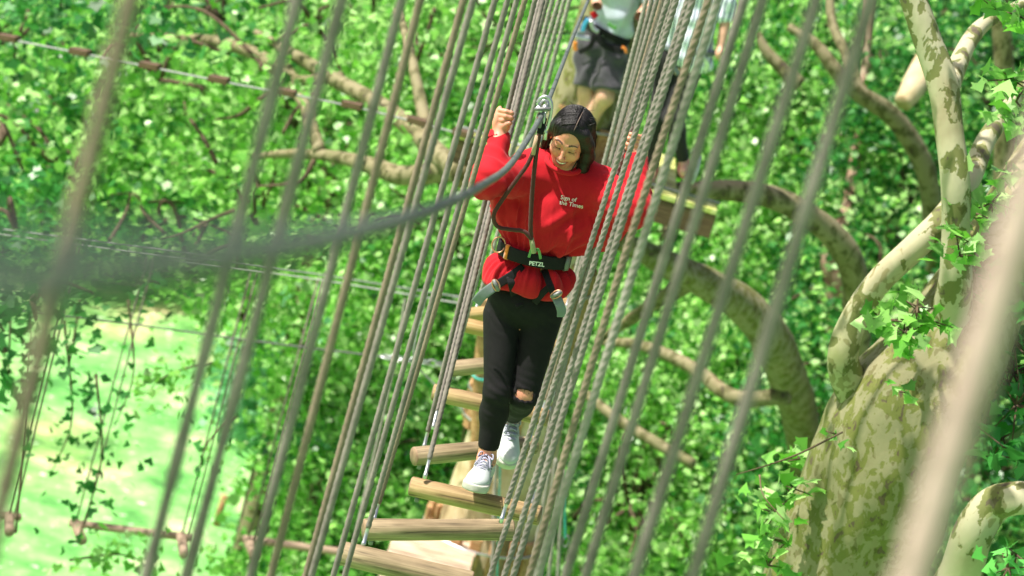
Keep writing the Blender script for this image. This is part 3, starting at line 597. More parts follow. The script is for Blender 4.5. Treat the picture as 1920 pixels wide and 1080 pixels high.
# hanging sprays over the lawn
def hanging(pts, n, parent, size=.082, mat=M_LEAF_D):
    path = bez([P(*p) for p in pts], 8); v, f = sweep(rel(path, parent), [.012, .004], 5); me_obj('branch', v, f, M_TWIG, parent)
    C = np.array([path[i] for i in RNG.integers(0, len(path), n)])+RNG.normal(size=(n, 3))*np.array([.13, .13, .10])
    leaf_mesh('foliage', C, RNG.uniform(.6, 1.2, n)*size, 'plane', mat, parent, origin=parent.location)
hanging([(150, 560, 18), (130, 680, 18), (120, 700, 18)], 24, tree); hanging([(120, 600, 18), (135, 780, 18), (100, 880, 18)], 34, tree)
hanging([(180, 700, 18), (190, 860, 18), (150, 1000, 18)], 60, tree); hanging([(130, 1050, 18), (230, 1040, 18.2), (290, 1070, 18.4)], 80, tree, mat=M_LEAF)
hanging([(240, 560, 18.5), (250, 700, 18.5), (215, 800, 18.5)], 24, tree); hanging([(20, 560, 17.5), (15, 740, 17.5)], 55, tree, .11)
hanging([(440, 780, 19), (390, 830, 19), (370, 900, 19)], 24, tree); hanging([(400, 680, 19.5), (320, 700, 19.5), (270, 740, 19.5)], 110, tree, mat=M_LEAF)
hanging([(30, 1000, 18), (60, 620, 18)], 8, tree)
nt_ = empty('plane_tree', (-7.5, 12.5, 0), 'near plane tree whose dark leaves hang in at the left edge', 'tree')
v, f = sweep(bez([V((0, 0, 0)), V((.1, -.5, 6)), V((.2, -2, 11)), V((2.5, -6, 15.5)), V((4, -9.5, 17))], 6), [.35, .28, .2, .12, .06], 12); me_obj('trunk', v, f, M_BARK_BG, nt_)
cn, sb = clumps([(V((0, 4.0, 11.2))+SDIR*7, (1.5, 1.5, .7))], 70, 22)  # unseen leaf crown, added toward the sun to shade the near ropes
leaf_mesh('crown', cn, RNG.uniform(.10, .15, len(cn)), 'far', M_LEAF, nt_, origin=nt_.location)
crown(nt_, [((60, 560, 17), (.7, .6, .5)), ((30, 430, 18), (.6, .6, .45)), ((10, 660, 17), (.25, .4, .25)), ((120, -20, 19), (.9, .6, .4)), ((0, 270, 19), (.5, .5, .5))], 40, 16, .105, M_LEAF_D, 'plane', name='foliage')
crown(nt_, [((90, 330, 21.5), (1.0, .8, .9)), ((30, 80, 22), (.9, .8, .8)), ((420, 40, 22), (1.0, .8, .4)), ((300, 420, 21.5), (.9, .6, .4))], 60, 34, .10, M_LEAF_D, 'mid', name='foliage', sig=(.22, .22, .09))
# mid-distance trees: foliage masses hanging in front of the lawn and filling the view
MID = [  # label, (px,py,d) base, volumes, nsub, material
 ('leafy tree filling the upper left corner behind the wooden blocks', (-420, 200, 26), [((0, 60, 26), (2.2, 1.8, 1.6)), ((330, 60, 27), (2.0, 1.8, 1.5)), ((80, 330, 27), (1.7, 1.5, 1.3))], 250, M_LEAF),
 ('bright leafy tree behind the left group of ropes', (620, 300, 25), [((560, 230, 26), (2.0, 1.8, 1.6)), ((700, 60, 26), (1.8, 1.6, 1.4)), ((640, 430, 25), (1.8, 1.5, 1.1)), ((350, 300, 27), (1.8, 1.5, 1.1))], 300, M_LEAF),
 ('yellow-green leafy tree behind the woman and the rungs', (820, 650, 24), [((860, 480, 24), (1.3, 1.3, 1.4)), ((800, 700, 23.5), (1.2, 1.2, 1.2)), ((760, 900, 23), (1.2, 1.1, 1.1)), ((950, 80, 25), (1.4, 1.4, 1.4))], 260, M_LEAF),
 ('leafy tree behind the right-hand ropes above the mossy limb', (1300, 250, 26), [((1350, 150, 27), (1.8, 1.7, 1.5)), ((1300, 430, 26), (1.6, 1.5, 1.2)), ((1500, 300, 26), (1.5, 1.5, 1.4))], 250, M_LEAF),
 ('leafy tree below the mossy limb at lower right', (1250, 800, 23), [((1200, 700, 24), (1.3, 1.3, 1.1)), ((1330, 800, 24), (1.4, 1.3, 1.1)), ((1180, 950, 23), (1.2, 1.2, 1.0)), ((1400, 960, 23), (1.2, 1.2, 1.0))], 260, M_LEAF),
 ('darker leafy tree behind the forked mottled tree', (1700, 350, 25), [((1650, 120, 26), (1.6, 1.5, 1.5)), ((1700, 380, 25), (1.4, 1.4, 1.4)), ((1860, 200, 25), (1.3, 1.3, 1.5)), ((1640, 560, 24), (1.3, 1.3, 1.2))], 250, M_LEAF_D),
 ('dark leafy tree along the right edge behind the mottled trunk', (1880, 800, 22), [((1880, 650, 23), (1.2, 1.2, 1.5)), ((1860, 950, 22), (1.2, 1.2, 1.1)), ((1580, 700, 23), (1.0, 1.0, .9)), ((1500, 880, 22.5), (.9, .9, 1.0))], 240, M_LEAF_D),
 ('leafy tree at the lawn\'s edge beside the lowest rungs', (600, 900, 22), [((690, 760, 23), (.9, 1.0, 1.0)), ((680, 950, 22), (.8, .9, .9)), ((640, 1100, 21.5), (.9, .9, .5)), ((450, 600, 25), (.6, .7, .35)), ((585, 870, 24), (.4, .5, .4))], 210, M_LEAF)]
for lab, b, vols, ns, m in MID:
    t_ = new_tree(*b, lab, 'leafy_tree', 'trees in the mid distance'); bp = P(*b)
    v, f = sweep([V((0, 0, 0)), V((.1, 0, bp.z*.5)), V((0, .1, bp.z))], [.2, .15, .08], 8); me_obj('trunk', v, f, M_BARK_BG, t_)
    crown(t_, vols, int(ns*.58), 58, .09, m, sig=(.21, .21, .08))
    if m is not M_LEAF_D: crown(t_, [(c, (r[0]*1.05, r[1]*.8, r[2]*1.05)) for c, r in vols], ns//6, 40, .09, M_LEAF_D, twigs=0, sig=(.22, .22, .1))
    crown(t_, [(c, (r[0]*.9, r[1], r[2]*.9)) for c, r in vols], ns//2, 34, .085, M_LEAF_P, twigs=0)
# far woodland
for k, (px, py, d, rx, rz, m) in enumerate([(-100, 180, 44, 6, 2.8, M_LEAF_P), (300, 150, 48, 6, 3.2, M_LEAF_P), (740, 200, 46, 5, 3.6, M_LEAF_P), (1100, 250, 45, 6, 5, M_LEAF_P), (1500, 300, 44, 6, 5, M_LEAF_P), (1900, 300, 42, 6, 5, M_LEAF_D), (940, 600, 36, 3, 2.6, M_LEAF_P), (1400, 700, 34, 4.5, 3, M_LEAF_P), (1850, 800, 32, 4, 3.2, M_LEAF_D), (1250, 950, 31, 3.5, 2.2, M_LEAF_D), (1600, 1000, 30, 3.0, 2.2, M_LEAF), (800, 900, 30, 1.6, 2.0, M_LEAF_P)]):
    lab = ['far broad tree at the left edge of the wood', 'far broad tree above the gravel path', 'far broad tree behind the left ropes', 'far broad tree behind the platform people', 'far broad tree behind the right-hand ropes', 'far dark tree at the right edge', 'round bush behind the woman\'s thighs', 'wide bush below the mossy limb', 'dark bush behind the mottled trunk', 'low dark bush at the bottom right of the ropes', 'low bush beside the base of the mottled trunk', 'low bush beyond the lower plank platform'][k]
    t_ = new_tree(px, py, d, lab, 'far_tree' if k < 6 else 'bush', 'far trees and bushes'); c = P(px, py, d)
    if k >= 6: t_['category'] = 'bush'
    cc, sb = clumps([(c, (rx, rx*.6, rz))], int(38*rx*rz**.7)+60, 84, (.42, .42, .15), .35)
    leaf_mesh('crown', cc, RNG.uniform(.10, .19, len(cc)), 'far', m, t_, origin=t_.location)
    v, f = sweep([V((0, 0, 0)), V((0, 0, max(.6, c.z)))], [.25, .12], 8); me_obj('trunk', v, f, M_BARK_BG, t_)
# pale weeping shrub, shade beyond, wooden stake
t_ = new_tree(530, 700, 30, 'pale mint weeping tree above the lawn edge', 'weeping_tree'); cc, sb = clumps([(P(530, 690, 30), (.75, .75, .7)), (P(520, 750, 30), (.9, .8, .4))], 150, 16, (.10, .10, .22), .6)
leaf_mesh('crown', cc, RNG.uniform(.10, .18, len(cc)), 'far', M_LEAF_M, t_, origin=t_.location, upb=.1); v, f = sweep([V((0, 0, 0)), V((0, 0, 3.5))], [.15, .08], 8); me_obj('trunk', v, f, M_TWIG, t_)
a = PZ(405, 985, 0); v, f = sweep([a, a+V((.03, 0, .45))], [.05, .045], 8); o = me_obj('stake', v, f, M_ORANGE); tag(o, 'short wooden stake standing in the lawn', 'stake')
cc = np.array([PZ(random.uniform(620, 2100), random.uniform(560, 1250), 0.05) for _ in range(1500)]); cc = np.repeat(cc, 22, 0)+RNG.normal(size=(1500*22, 3))*np.array([.5, .5, .15]); cc[:, 2] = np.abs(cc[:, 2])
o = leaf_mesh('undergrowth', cc, RNG.uniform(.08, .2, len(cc)), 'far', M_LEAF, None); tag(o, kind='stuff', label='low green undergrowth covering the forest floor', cat='undergrowth')
print('SCRIPT TREES DONE')
# ================================================================== PEOPLE (implicit surfaces meshed with surface nets)
def nets(F, lo, hi, res):
    lo = np.array(lo, dtype=float); hi = np.array(hi, dtype=float); n = np.maximum(4, ((hi-lo)/res).astype(int)+1)
    ax = [lo[i]+np.arange(n[i])*res for i in range(3)]
    G = np.stack(np.meshgrid(*ax, indexing='ij'), -1).astype(np.float32); D = F(G).astype(np.float32); ins = D < 0
    # cell vertices
    acc = np.zeros(tuple(n-1)+(3,), np.float32); cnt = np.zeros(tuple(n-1), np.float32)
    sl = lambda o, a: tuple(slice(o[i], n[i]-1+o[i]) for i in range(3))
    corners = [(i, j, k) for i in (0, 1) for j in (0, 1) for k in (0, 1)]
    for c in corners:
        for a in range(3):
            if c[a]: continue
            d = list(c); d[a] = 1; A = D[sl(c, 0)]; B = D[sl(d, 0)]; m = (A < 0) != (B < 0)
            t = np.where(m, A/np.where(m, A-B, 1), 0)
            p = np.zeros(acc.shape, np.float32)
            for q in range(3): p[..., q] = c[q]
            p[..., a] += t; acc += p*m[..., None]; cnt += m
    act = cnt > 0; ids = -np.ones(act.shape, np.int64); ids[act] = np.arange(act.sum())
    I = np.argwhere(act); vs = (I + acc[act]/cnt[act][:, None])*res + lo
    fs = []
    for a in range(3):
        b, c = [(1, 2), (2, 0), (0, 1)][a]
        s0 = [slice(1, n[i]-1) for i in range(3)]; s1 = list(s0); s0[a] = slice(0, n[a]-1); s1[a] = slice(1, n[a])
        A = ins[tuple(s0)]; B = ins[tuple(s1)]; X = np.argwhere(A != B); fl = A[tuple(X.T)]
        for q in range(3):
            if q != a: X[:, q] += 1
        def idc(db, dc):
            Y = X.copy(); Y[:, b] -= db; Y[:, c] -= dc; return ids[tuple(Y.T)]
        q = np.stack([idc(1, 1), idc(0, 1), idc(0, 0), idc(1, 0)], 1)
        q[~fl] = q[~fl][:, ::-1]; fs.append(q)
    return vs, np.concatenate(fs)
def smax(a, b, k): h = np.maximum(k-np.abs(a-b), 0)/k; return np.maximum(a, b)+h*h*k*.25
def smin(a, b, k): h = np.maximum(k-np.abs(a-b), 0)/k; return np.minimum(a, b)-h*h*k*.25
def cap(G, a, b, ra, rb):
    a = np.array(a, np.float32); b = np.array(b, np.float32); ba = b-a; pa = G-a
    h = np.clip((pa@ba)/max(1e-9, float(ba@ba)), 0, 1); return np.linalg.norm(pa-h[..., None]*ba, axis=-1)-(ra+(rb-ra)*h)
def ell(G, c, r, R=None):
    p = G-np.array(c, np.float32)
    if R is not None: p = p@np.array(R, np.float32)       # columns of R = local axes
    r = np.array(r, np.float32); k0 = np.linalg.norm(p/r, axis=-1); k1 = np.linalg.norm(p/(r*r), axis=-1); return k0*(k0-1)/np.maximum(k1, 1e-6)
def chain(G, pts, rs, k=.02):
    d = None
    for i in range(len(pts)-1):
        e = cap(G, pts[i], pts[i+1], rs[i], rs[i+1]); d = e if d is None else smin(d, e, k)
    return d
def bounds(pts, m): P_ = np.array([list(p) for p in pts]); return P_.min(0)-m, P_.max(0)+m
def nobj(name, F, lo, hi, res, mat, parent, disp=None, smooth_it=1):
    v, f = nets(F, lo, hi, res); v = relax(v, f, smooth_it)
    if disp is not None: v = disp(v)
    return me_obj(name, v, f.tolist(), mat, parent)
def relax(v, f, it):
    for _ in range(it):
        s = np.zeros_like(v); c = np.zeros(len(v))
        for i in range(4):
            for j in ((i+1) % 4, (i+3) % 4): np.add.at(s, f[:, i], v[f[:, j]]); np.add.at(c, f[:, i], 1)
        v = v*.4+.6*s/np.maximum(c, 1)[:, None]
    return v
def fnoise(v, sc, off=0):
    return np.array([noise.noise(V(p)*sc+V((off, 0, 0))) for p in v])
def normals(v, f):
    n = np.cross(v[f[:, 2]]-v[f[:, 0]], v[f[:, 3]]-v[f[:, 1]]); vn = np.zeros_like(v)
    for i in range(4): np.add.at(vn, f[:, i], n)
    return vn/np.maximum(np.linalg.norm(vn, axis=1), 1e-9)[:, None]
def skin_mat(name, base, attr=None):
    m, t, b = mk(name); b.inputs['Base Color'].default_value = (*base, 1); b.inputs['Roughness'].default_value = .48
    b.inputs['Subsurface Weight'].default_value = .12; b.inputs['Subsurface Radius'].default_value = (.01, .004, .002)
    if attr:
        a = t.nodes.new('ShaderNodeAttribute'); a.attribute_name = attr; t.links.new(a.outputs['Color'], b.inputs['Base Color'])
    else:
        n = N_(t, 'ShaderNodeTexNoise', Scale=30, Detail=3); co = coords(t); t.links.new(co, n.inputs['Vector'])
        t.links.new(ramp(t, n.outputs[0], [(.3, tuple(x*.88 for x in base)), (.7, tuple(min(1, x*1.08) for x in base))]), b.inputs['Base Color'])
    return m
SKIN = (.62, .262, .175)
M_SKIN = skin_mat('skin', SKIN, 'tint'); M_SKIN2 = skin_mat('skin_two', (.58, .33, .23))
def cloth(name, c, rough=.85, sheen=.3, sc=25, bs=.25, weave=900, dark=.8):
    return noisy(name, [(.3, tuple(x*dark for x in c)), (.7, c)], scale=sc, rough=rough, bs=bs, bd=.0015, bscale=weave, sheen=sheen, spec=.3)
M_RED = cloth('red_sweatshirt', (.46, .003, .012), .85, .05, 12, .3, 700, .9); M_JEAN = cloth('black_jeans', (.007, .006, .0075), .85, .0, 40, .3, 900, .6)
M_WEB = cloth('black_webbing', (.007, .006, .008), .8, .0); M_WEBG = cloth('grey_webbing', (.16, .19, .20), .6, .1); M_SHOE = cloth('white_shoe', (.50, .54, .53), .55, 0, 20, .1, 300, .9)
M_SOLE = noisy('sole', [(.3, (.30, .30, .24)), (.6, (.50, .50, .44))], scale=18, rough=.6, bs=.1); M_LACE = cloth('lace', (.36, .36, .46), .8, .1); M_LANY = cloth('lanyard_maroon', (.07, .018, .016), .7, .1)
M_ORG = cloth('orange_web', (.75, .22, .03)); M_COPPER = noisy('copper_buckle', [(.3, (.55, .26, .15)), (.7, (.7, .36, .22))], scale=20, rough=.35, metal=.6, bs=0)
M_GRN = cloth('green_web', (.08, .26, .06)); M_TEXT = noisy('white_print', [(.3, (.75, .72, .72)), (.7, (.82, .8, .8))], scale=20, rough=.8, bs=0)
def hair_mat():
    m, t, b = mk('black_hair'); co = coords(t, (60, 60, 9)); n = N_(t, 'ShaderNodeTexNoise', Scale=5, Detail=8, Roughness=.7); t.links.new(co, n.inputs['Vector'])
    t.links.new(ramp(t, n.outputs[0], [(.35, (.003, .0025, .003)), (.7, (.016, .012, .014))]), b.inputs['Base Color']); b.inputs['Roughness'].default_value = .34; b.inputs['Specular IOR Level'].default_value = .34
    bump(t, b, n.outputs[0], .9, .003); return m
M_HAIR = hair_mat()
UP = V((0, 0, 1))
# ------------------------------------------------------------------ woman in red
wo = V(PY(893, 926, YW)); woman = empty('person', wo, 'smiling woman in a red sweatshirt, torn black jeans and white shoes stepping down the rungs', 'person')
def J(px, py, dy=0.0): return np.array(PY(px, py, YW+dy)-wo)
sR, eR, wR, hR = J(990, 318, .02), J(919, 336, -.16), J(937, 249, -.02), J(944, 222, -.03)
sL, eL, wL, hL = J(1128, 345, .02), J(1190, 392, -.13), J(1194, 292, .0), J(1190, 268, .0)
neck0, neck1 = J(1052, 330, .03), J(1062, 285, -.01)
pel, chest, waist = J(985, 565, .10), J(1045, 395, .06), J(1008, 478, .08)
hpR, knR, anR = J(943, 590, .09), J(932, 735, .0), J(912, 862, .02)
hpL, knL, anL = J(1016, 592, .09), J(983, 740, .03), J(958, 781, .40)
toR, toL = J(890, 918, -.14), J(949, 866, .30)
# --- hands: fists around the ropes
def fist(hc, along, out, toward, s=1.0, thumb=1):
    """hc palm centre; along = rope direction (up); out = direction fingers point before curling; toward = to the viewer"""
    al, ou, to = [np.array(V(x).normalized()) for x in (along, out, toward)]; prims = []
    ch = []
    for i, (L, r) in enumerate(((.95, .0092), (1.05, .0098), (1.0, .0094), (.82, .0082))):
        o = hc + al*(.027-.0185*i)*s; k = .004*math.sin(i*2.1)
        p0 = o - ou*.020*s + to*.012*s; p1 = o + ou*(.004+k)*s + to*.030*s*L; p2 = o + ou*.026*L*s + to*(.026+k)*s; p3 = o + ou*.030*L*s + to*.004*s; p4 = o+ou*.016*s-to*.006*s
        ch.append(([p0, p1, p2, p3, p4], [r*1.1*s, r*1.08*s, r*s, r*.93*s, r*.85*s]))
    t0 = hc - al*.030*s - ou*.016*s + to*.006*s; t1 = hc-al*.030*s+ou*.008*s+to*.030*s; t2 = hc-al*.016*s+ou*.026*s+to*.036*s
    ch.append(([t0, t1, t2], [.014*s, .0115*s, .0095*s])); palm = (hc-ou*.024*s-to*.004*s, np.stack([al, ou, to], 1))
    def F(G):
        d = ell(G, palm[0], (.044*s, .017*s, .030*s), palm[1])
        for pts, rs in ch: d = smin(d, chain(G, pts, rs, .003), .0035)
        return d
    return F
ropeup = np.array((V(PY(1003, 0, YW))-V(PY(930, 300, YW))).normalized())
outR = np.array((CR*.96-CU*.25).normalized()); outL = -outR
fR = fist(hR-np.array([.0, 0, 0]), ropeup, outR, -np.array(fwd), .9); fL = fist(hL, ropeup, outL, -np.array(fwd), .9)
def handF(F, h, w, e):
    return lambda G: smin(F(G), cap(G, w+(h-w)*.55, w+(e-w)*.5, .024, .036), .02)
parts = []
def add_nets(F, lo, hi, res, it=1): v, f = nets(F, lo, hi, res); v = relax(v, f, it); parts.append((v, f)); return len(parts)-1
for F, h, w, e in ((fR, hR, wR, eR), (fL, hL, wL, eL)):
    lo, hi = bounds([h, w], .075); add_nets(handF(F, h, w, e), lo, hi, .0026)
def bodyF(G):
    d = chain(G, [hpR, knR, anR], [.060, .038, .030], .03)
    calfR = knR+(anR-knR)*.32+np.array([0, .018, 0]); calfL = knL+(anL-knL)*.35+np.array([0, .02, -.01])
    d = smin(d, chain(G, [knR, calfR, anR], [.032, .028, .028], .03), .02); d = smin(d, chain(G, [hpL, knL], [.060, .047], .03), .03); d = smin(d, chain(G, [knL, calfL, anL], [.044, .040, .033], .03), .02)
    d = smin(d, cap(G, anR, anR+(toR-anR)*.5-np.array([0, 0, .01]), .034, .03), .02); d = smin(d, cap(G, anL, anL+(toL-anL)*.5, .034, .028), .02)
    d = smin(d, ell(G, (hpR+hpL)/2+np.array([0, 0, .03]), (.11, .07, .08)), .04); d = smin(d, cap(G, pel, chest, .075, .085), .05); d = smin(d, cap(G, sR, sL, .055, .055), .04)
    for s, e, w in ((sR, eR, wR), (sL, eL, wL)): d = smin(d, chain(G, [s, e, w], [.048, .038, .027], .02), .02)
    return smin(d, cap(G, neck0-np.array([0, 0, .03]), neck1, .058, .05), .03)
lo, hi = bounds([hpR, knR, anR, hpL, anL, sR, sL, eR, eL, wR, wL, toR, neck1], .10); add_nets(bodyF, lo, hi, .0085, 1)
# --- head
hc = J(1069, 258, -.045)
hf = V((-.13, -math.cos(math.radians(27)), -math.sin(math.radians(27)))).normalized(); hx = V((1, 0, -.05)); hx = (hx-hf*hx.dot(hf)).normalized(); hu = hx.cross(hf)*1
if hu.z < 0: hu = -hu
HR = np.array([list(hx), list(hf), list(hu)]).T            # columns: right(image), front, up
HS = .885
def HL(p): return hc + HR@(np.array(p)*HS)
def headF(G):
    p = (G-hc.astype(np.float32))@HR.astype(np.float32)/np.float32(HS); return headL(p)*HS
def headL(p):
    d = ell(p, (0, -.012, .032), (.074, .092, .084)); d = smin(d, ell(p, (0, .026, -.028), (.057, .061, .086)), .03)
    d = smin(d, ell(p, (0, .055, -.088), (.026, .024, .020)), .03); d = smin(d, cap(p, (-.045, .012, -.062), (-.014, .052, -.09), .018, .016), .02); d = smin(d, cap(p, (.045, .012, -.062), (.014, .052, -.09), .018, .016), .02)
    for s in (-1, 1):
        d = smin(d, ell(p, (s*.037, .056, -.036), (.023, .020, .021)), .022)
        d = smax(d, -ell(p, (s*.031, .093, .002), (.019, .014, .013)), .012)
        d = smin(d, ell(p, (s*.031, .0715, .000), (.0155, .0125, .0115)), .004)
        d = smin(d, cap(p, (s*.014, .083, .019), (s*.045, .071, .021), .006, .005), .012)
        d = smin(d, ell(p, (s*.0105, .096, -.043), (.0075, .009, .0068)), .006)
        d = smin(d, ell(p, (s*.074, -.004, -.010), (.008, .017, .030)), .006)
    d = smin(d, chain(p, [(0, .083, .012), (0, .094, -.014), (0, .107, -.036)], [.006, .0065, .0092], .006), .012)
    d = smin(d, chain(p, [(-.027, .072, -.062), (-.012, .0835, -.0635), (0, .087, -.0645), (.012, .0835, -.0635), (.027, .072, -.062)], [.003, .0042, .0044, .0042, .003], .006), .006)
    d = smin(d, chain(p, [(-.024, .071, -.066), (-.012, .079, -.0785), (0, .082, -.081), (.012, .079, -.0785), (.024, .071, -.066)], [.003, .0046, .0052, .0046, .003], .006), .006)
    mouth = chain(p, [(-.025, .078, -.0650), (-.012, .090, -.0705), (0, .094, -.0725), (.012, .090, -.0705), (.025, .078, -.0650)], [.0026, .0048, .0056, .0048, .0026], .002); d = smax(d, -mouth, .002)
    return smin(d, cap(p, (0, -.03, -.06), (0, -.062, -.16), .052, .052), .03)
ih = add_nets(headF, hc-.15, hc+.15, .0024)
ALLV, ALLF, TINT = [], [], []; off = 0
for i, (v, f) in enumerate(parts):
    c = np.tile(np.array([*SKIN, 1.0]), (len(v), 1)); n1 = np.array([noise.noise(V(q)*14) for q in v])
    c[:, :3] *= (1+.10*n1)[:, None]
    if i == ih:
        p = (v-hc)@HR/HS; x, y, z = p.T; X = np.abs(x)
        fr = y > .03
        def mixc(mask, col, a=1.0):
            m = np.clip(mask, 0, 1)[:, None]*a; c[:, :3] = c[:, :3]*(1-m)+np.array(col)*m
        mixc(np.exp(-(((X-.042)/.02)**2+((z+.038)/.018)**2))*fr, (.72, .28, .2), .45)          # blush
        arch = .0235+.004*np.sin((X-.012)/.036*math.pi)-.10*np.maximum(0, X-.034)
        mixc(((np.abs(z-arch) < .0034*(1.15-.6*np.clip((X-.014)/.036, 0, 1))) & (X > .0125) & (X < .050) & fr)*1., (.03, .018, .015), .92)
        mixc(((np.abs(z+.0075+.10*(X-.031)**2*30) < .0025) & (X > .015) & (X < .0475) & fr)*1., (.012, .008, .008), .95)   # lashes of lowered lids
        mixc(np.exp(-(((X-.031)/.017)**2+((z-.003)/.008)**2))*fr, (.30, .14, .09), .55)          # eye shadow
        mouthc = -.0665-.007*(1-(np.clip(X/.022, 0, 1))**2)
        inner = (X < .025) & (z < -.0655+.003*(X/.025)**2) & (z > -.0785+.014*(X/.025)**2) & (y > .055)
        lips = (X < .030) & (z < -.0595+.004*(X/.03)**2) & (z > -.0885+.025*(X/.030)**2) & (y > .060)
        mixc(lips*1., (.42, .10, .10), .85); teeth = inner & (z > -.0742+.010*(X/.025)**2) & (X < .019)
        mixc(inner*1., (.10, .02, .02), .9); mixc(teeth*1., (.85, .80, .72), 1.0)
        mixc(np.exp(-(((X-.0085)/.004)**2+((z+.049)/.0035)**2))*(y > .085), (.2, .07, .05), .8)   # nostrils
    ALLV.append(v); ALLF.append(f+off); TINT.append(c); off += len(v)
body = me_obj('body', np.concatenate(ALLV), np.concatenate(ALLF).tolist(), M_SKIN, woman)
ca = body.data.color_attributes.new('tint', 'FLOAT_COLOR', 'POINT'); ca.data.foreach_set('color', np.concatenate(TINT).astype(np.float32).ravel())
# --- teeth strip inside the smile
tv, tf = sweep([HL(q) for q in ((-.019, .0785, -.0672), (-.010, .0845, -.0700), (0, .0862, -.0710), (.010, .0845, -.0700), (.019, .0785, -.0672))], [.0018, .003, .0034, .003, .0018], 8); me_obj('teeth', tv, tf, noisy('teeth_white', [(.3, (.78, .74, .68)), (.7, (.85, .82, .76))], scale=9, rough=.25, bs=0), woman)
lst = []
for s in (-1, 1):
    for k in range(9):
        x = s*(.018+.0032*k); a = HL((x, .0815-.10*abs(x-s*.031)**1.3, -.0065)); lst.append(sweep([a, HL((x*1.06, .088-.12*abs(x-s*.031)**1.3, -.0125))], [.0008, .0003], 4))
v, f = merge(lst); me_obj('eyelash', v, f, M_HAIR, woman)
# --- hair
def hairF(G):
    p = (G-hc.astype(np.float32))@HR.astype(np.float32)/np.float32(HS)
    d = ell(p, (0, -.020, .036), (.0845, .101, .0915))
    face = ell(p, (.006, .092, -.030), (.063, .078, .103)); d = smax(d, -face, .008)
    d = smax(d, -(p[..., 2]+.045+.9*np.maximum(0, p[..., 1]+.005)), .02)
    d = smin(d, ell(p, (0, -.070, -.045), (.080, .045, .115)), .03)
    d = smin(d, chain(p, [(.058, .040, .066), (.082, .026, .015), (.092, .014, -.045), (.088, .022, -.105), (.070, .034, -.135)], [.018, .022, .027, .022, .008], .02), .025)
    d = smin(d, chain(p, [(-.058, .034, .066), (-.080, .010, .022), (-.090, -.020, -.030), (-.092, -.025, -.12)], [.017, .016, .020, .016], .02), .025)
    part = cap(p, (.012, .080, .092), (.016, -.045, .138), .004, .002); return smax(d, -part, .006)
def hair_disp(v):
    p = (v-hc)@HR; ang = np.arctan2(p[:, 0]-.012, p[:, 1]+.02)*26; n = np.array([noise.noise(V((a*1.0, q[2]*6, 3))) for a, q in zip(ang, p)])
    r = p-np.array([0, -.02, .02]); r /= np.linalg.norm(r, axis=1)[:, None]; return v+(r@HR.T)*(n*.0016)[:, None]
hr = nobj('hair', hairF, hc-.21, hc+.19, .0032, M_HAIR, woman, hair_disp)
lst = []
for k in range(12):   # loose strands
    s = random.choice((-1, 1, 1)); x0 = random.uniform(-.05, .06); a = (x0, random.uniform(-.04, .05), .118-abs(x0)*.4); b = (s*random.uniform(.07, .088), random.uniform(-.05, .03), random.uniform(-.02, .05)); c_ = (s*random.uniform(.07, .095), random.uniform(-.05, .03), random.uniform(-.14, -.06))
    m_ = ((a[0]+b[0])/2+s*.02, (a[1]+b[1])/2, .105); lst.append(sweep(bez([HL(a), HL(m_), HL(b), HL(c_)], 5), [.0016, .0012, .0006], 4))
for k in range(10): a = random.uniform(-.5, .5); lst.append(sweep(bez([HL((a*.06, -.03, .12)), HL((a*.08, -.035, .134)), HL((a*.12, -.03+random.uniform(-.02, .03), .142))], 3), [.0012, .0004], 4))
lst.append(sweep(bez([HL((.060, .05, -.06)), HL((.052, .068, -.095)), HL((.046, .075, -.125))], 4), [.003, .002, .0006], 5))
v, f = merge(lst); me_obj('hair_strand', v, f, M_HAIR, woman)
# --- locks of hair falling from the parting
def shell(x, y, z, k=1.0): # push a point out to the hair ellipsoid
    q = np.array([x, y+.020, z-.036])/np.array([.0845, .101, .0915]); q = q/np.linalg.norm(q)*k; return q*np.array([.0845, .101, .0915])+np.array([0, -.020, .036])
lst = []
for k in range(260):
    s = -1 if k % 2 else 1; y0 = random.uniform(-.075, .064); x0 = .014+.0015*s; sw = random.uniform(-.025, .012)
    pts = [shell(x0, y0, .13, 1.005), shell(x0+s*.03, y0+.004, .115, random.uniform(.99, 1.012)), shell(x0+s*.058, y0*.85, .085, random.uniform(.99, 1.016)), shell(s*.082, y0*.6-.01, .045, random.uniform(.99, 1.03))]
    yb = y0*.45-.02+sw; pts += [np.array([s*random.uniform(.083, .096), yb, -.01]), np.array([s*random.uniform(.084, .105), yb+random.uniform(-.01, .015), -.06]), np.array([s*random.uniform(.074, .106), yb+random.uniform(-.01, .02), random.uniform(-.15, -.09)])]
    if s < 0: pts[-1][1] -= .02; pts[-2][1] -= .02; pts[-3][1] -= .012
    lst.append(sweep(bez([HL(q) for q in pts], 4), [.0010, .0022, .0026, .0026, .0024, .0018, .0005], 4))
v, f = merge(lst); me_obj('hair_lock', v, f, M_HAIR, woman)
# --- scalp line
sc_pts = [HL((.012, .0665, .088)), HL((.0135, .045, .110)), HL((.015, .015, .124)), HL((.016, -.02, .1285))]
v, f = sweep(bez(sc_pts, 4), [.0012, .002, .002, .001], 6); me_obj('hair_parting', v, f, noisy('scalp', [(.3, (.07, .045, .035)), (.7, (.15, .10, .08))], scale=200, rough=.6, bs=0), woman)
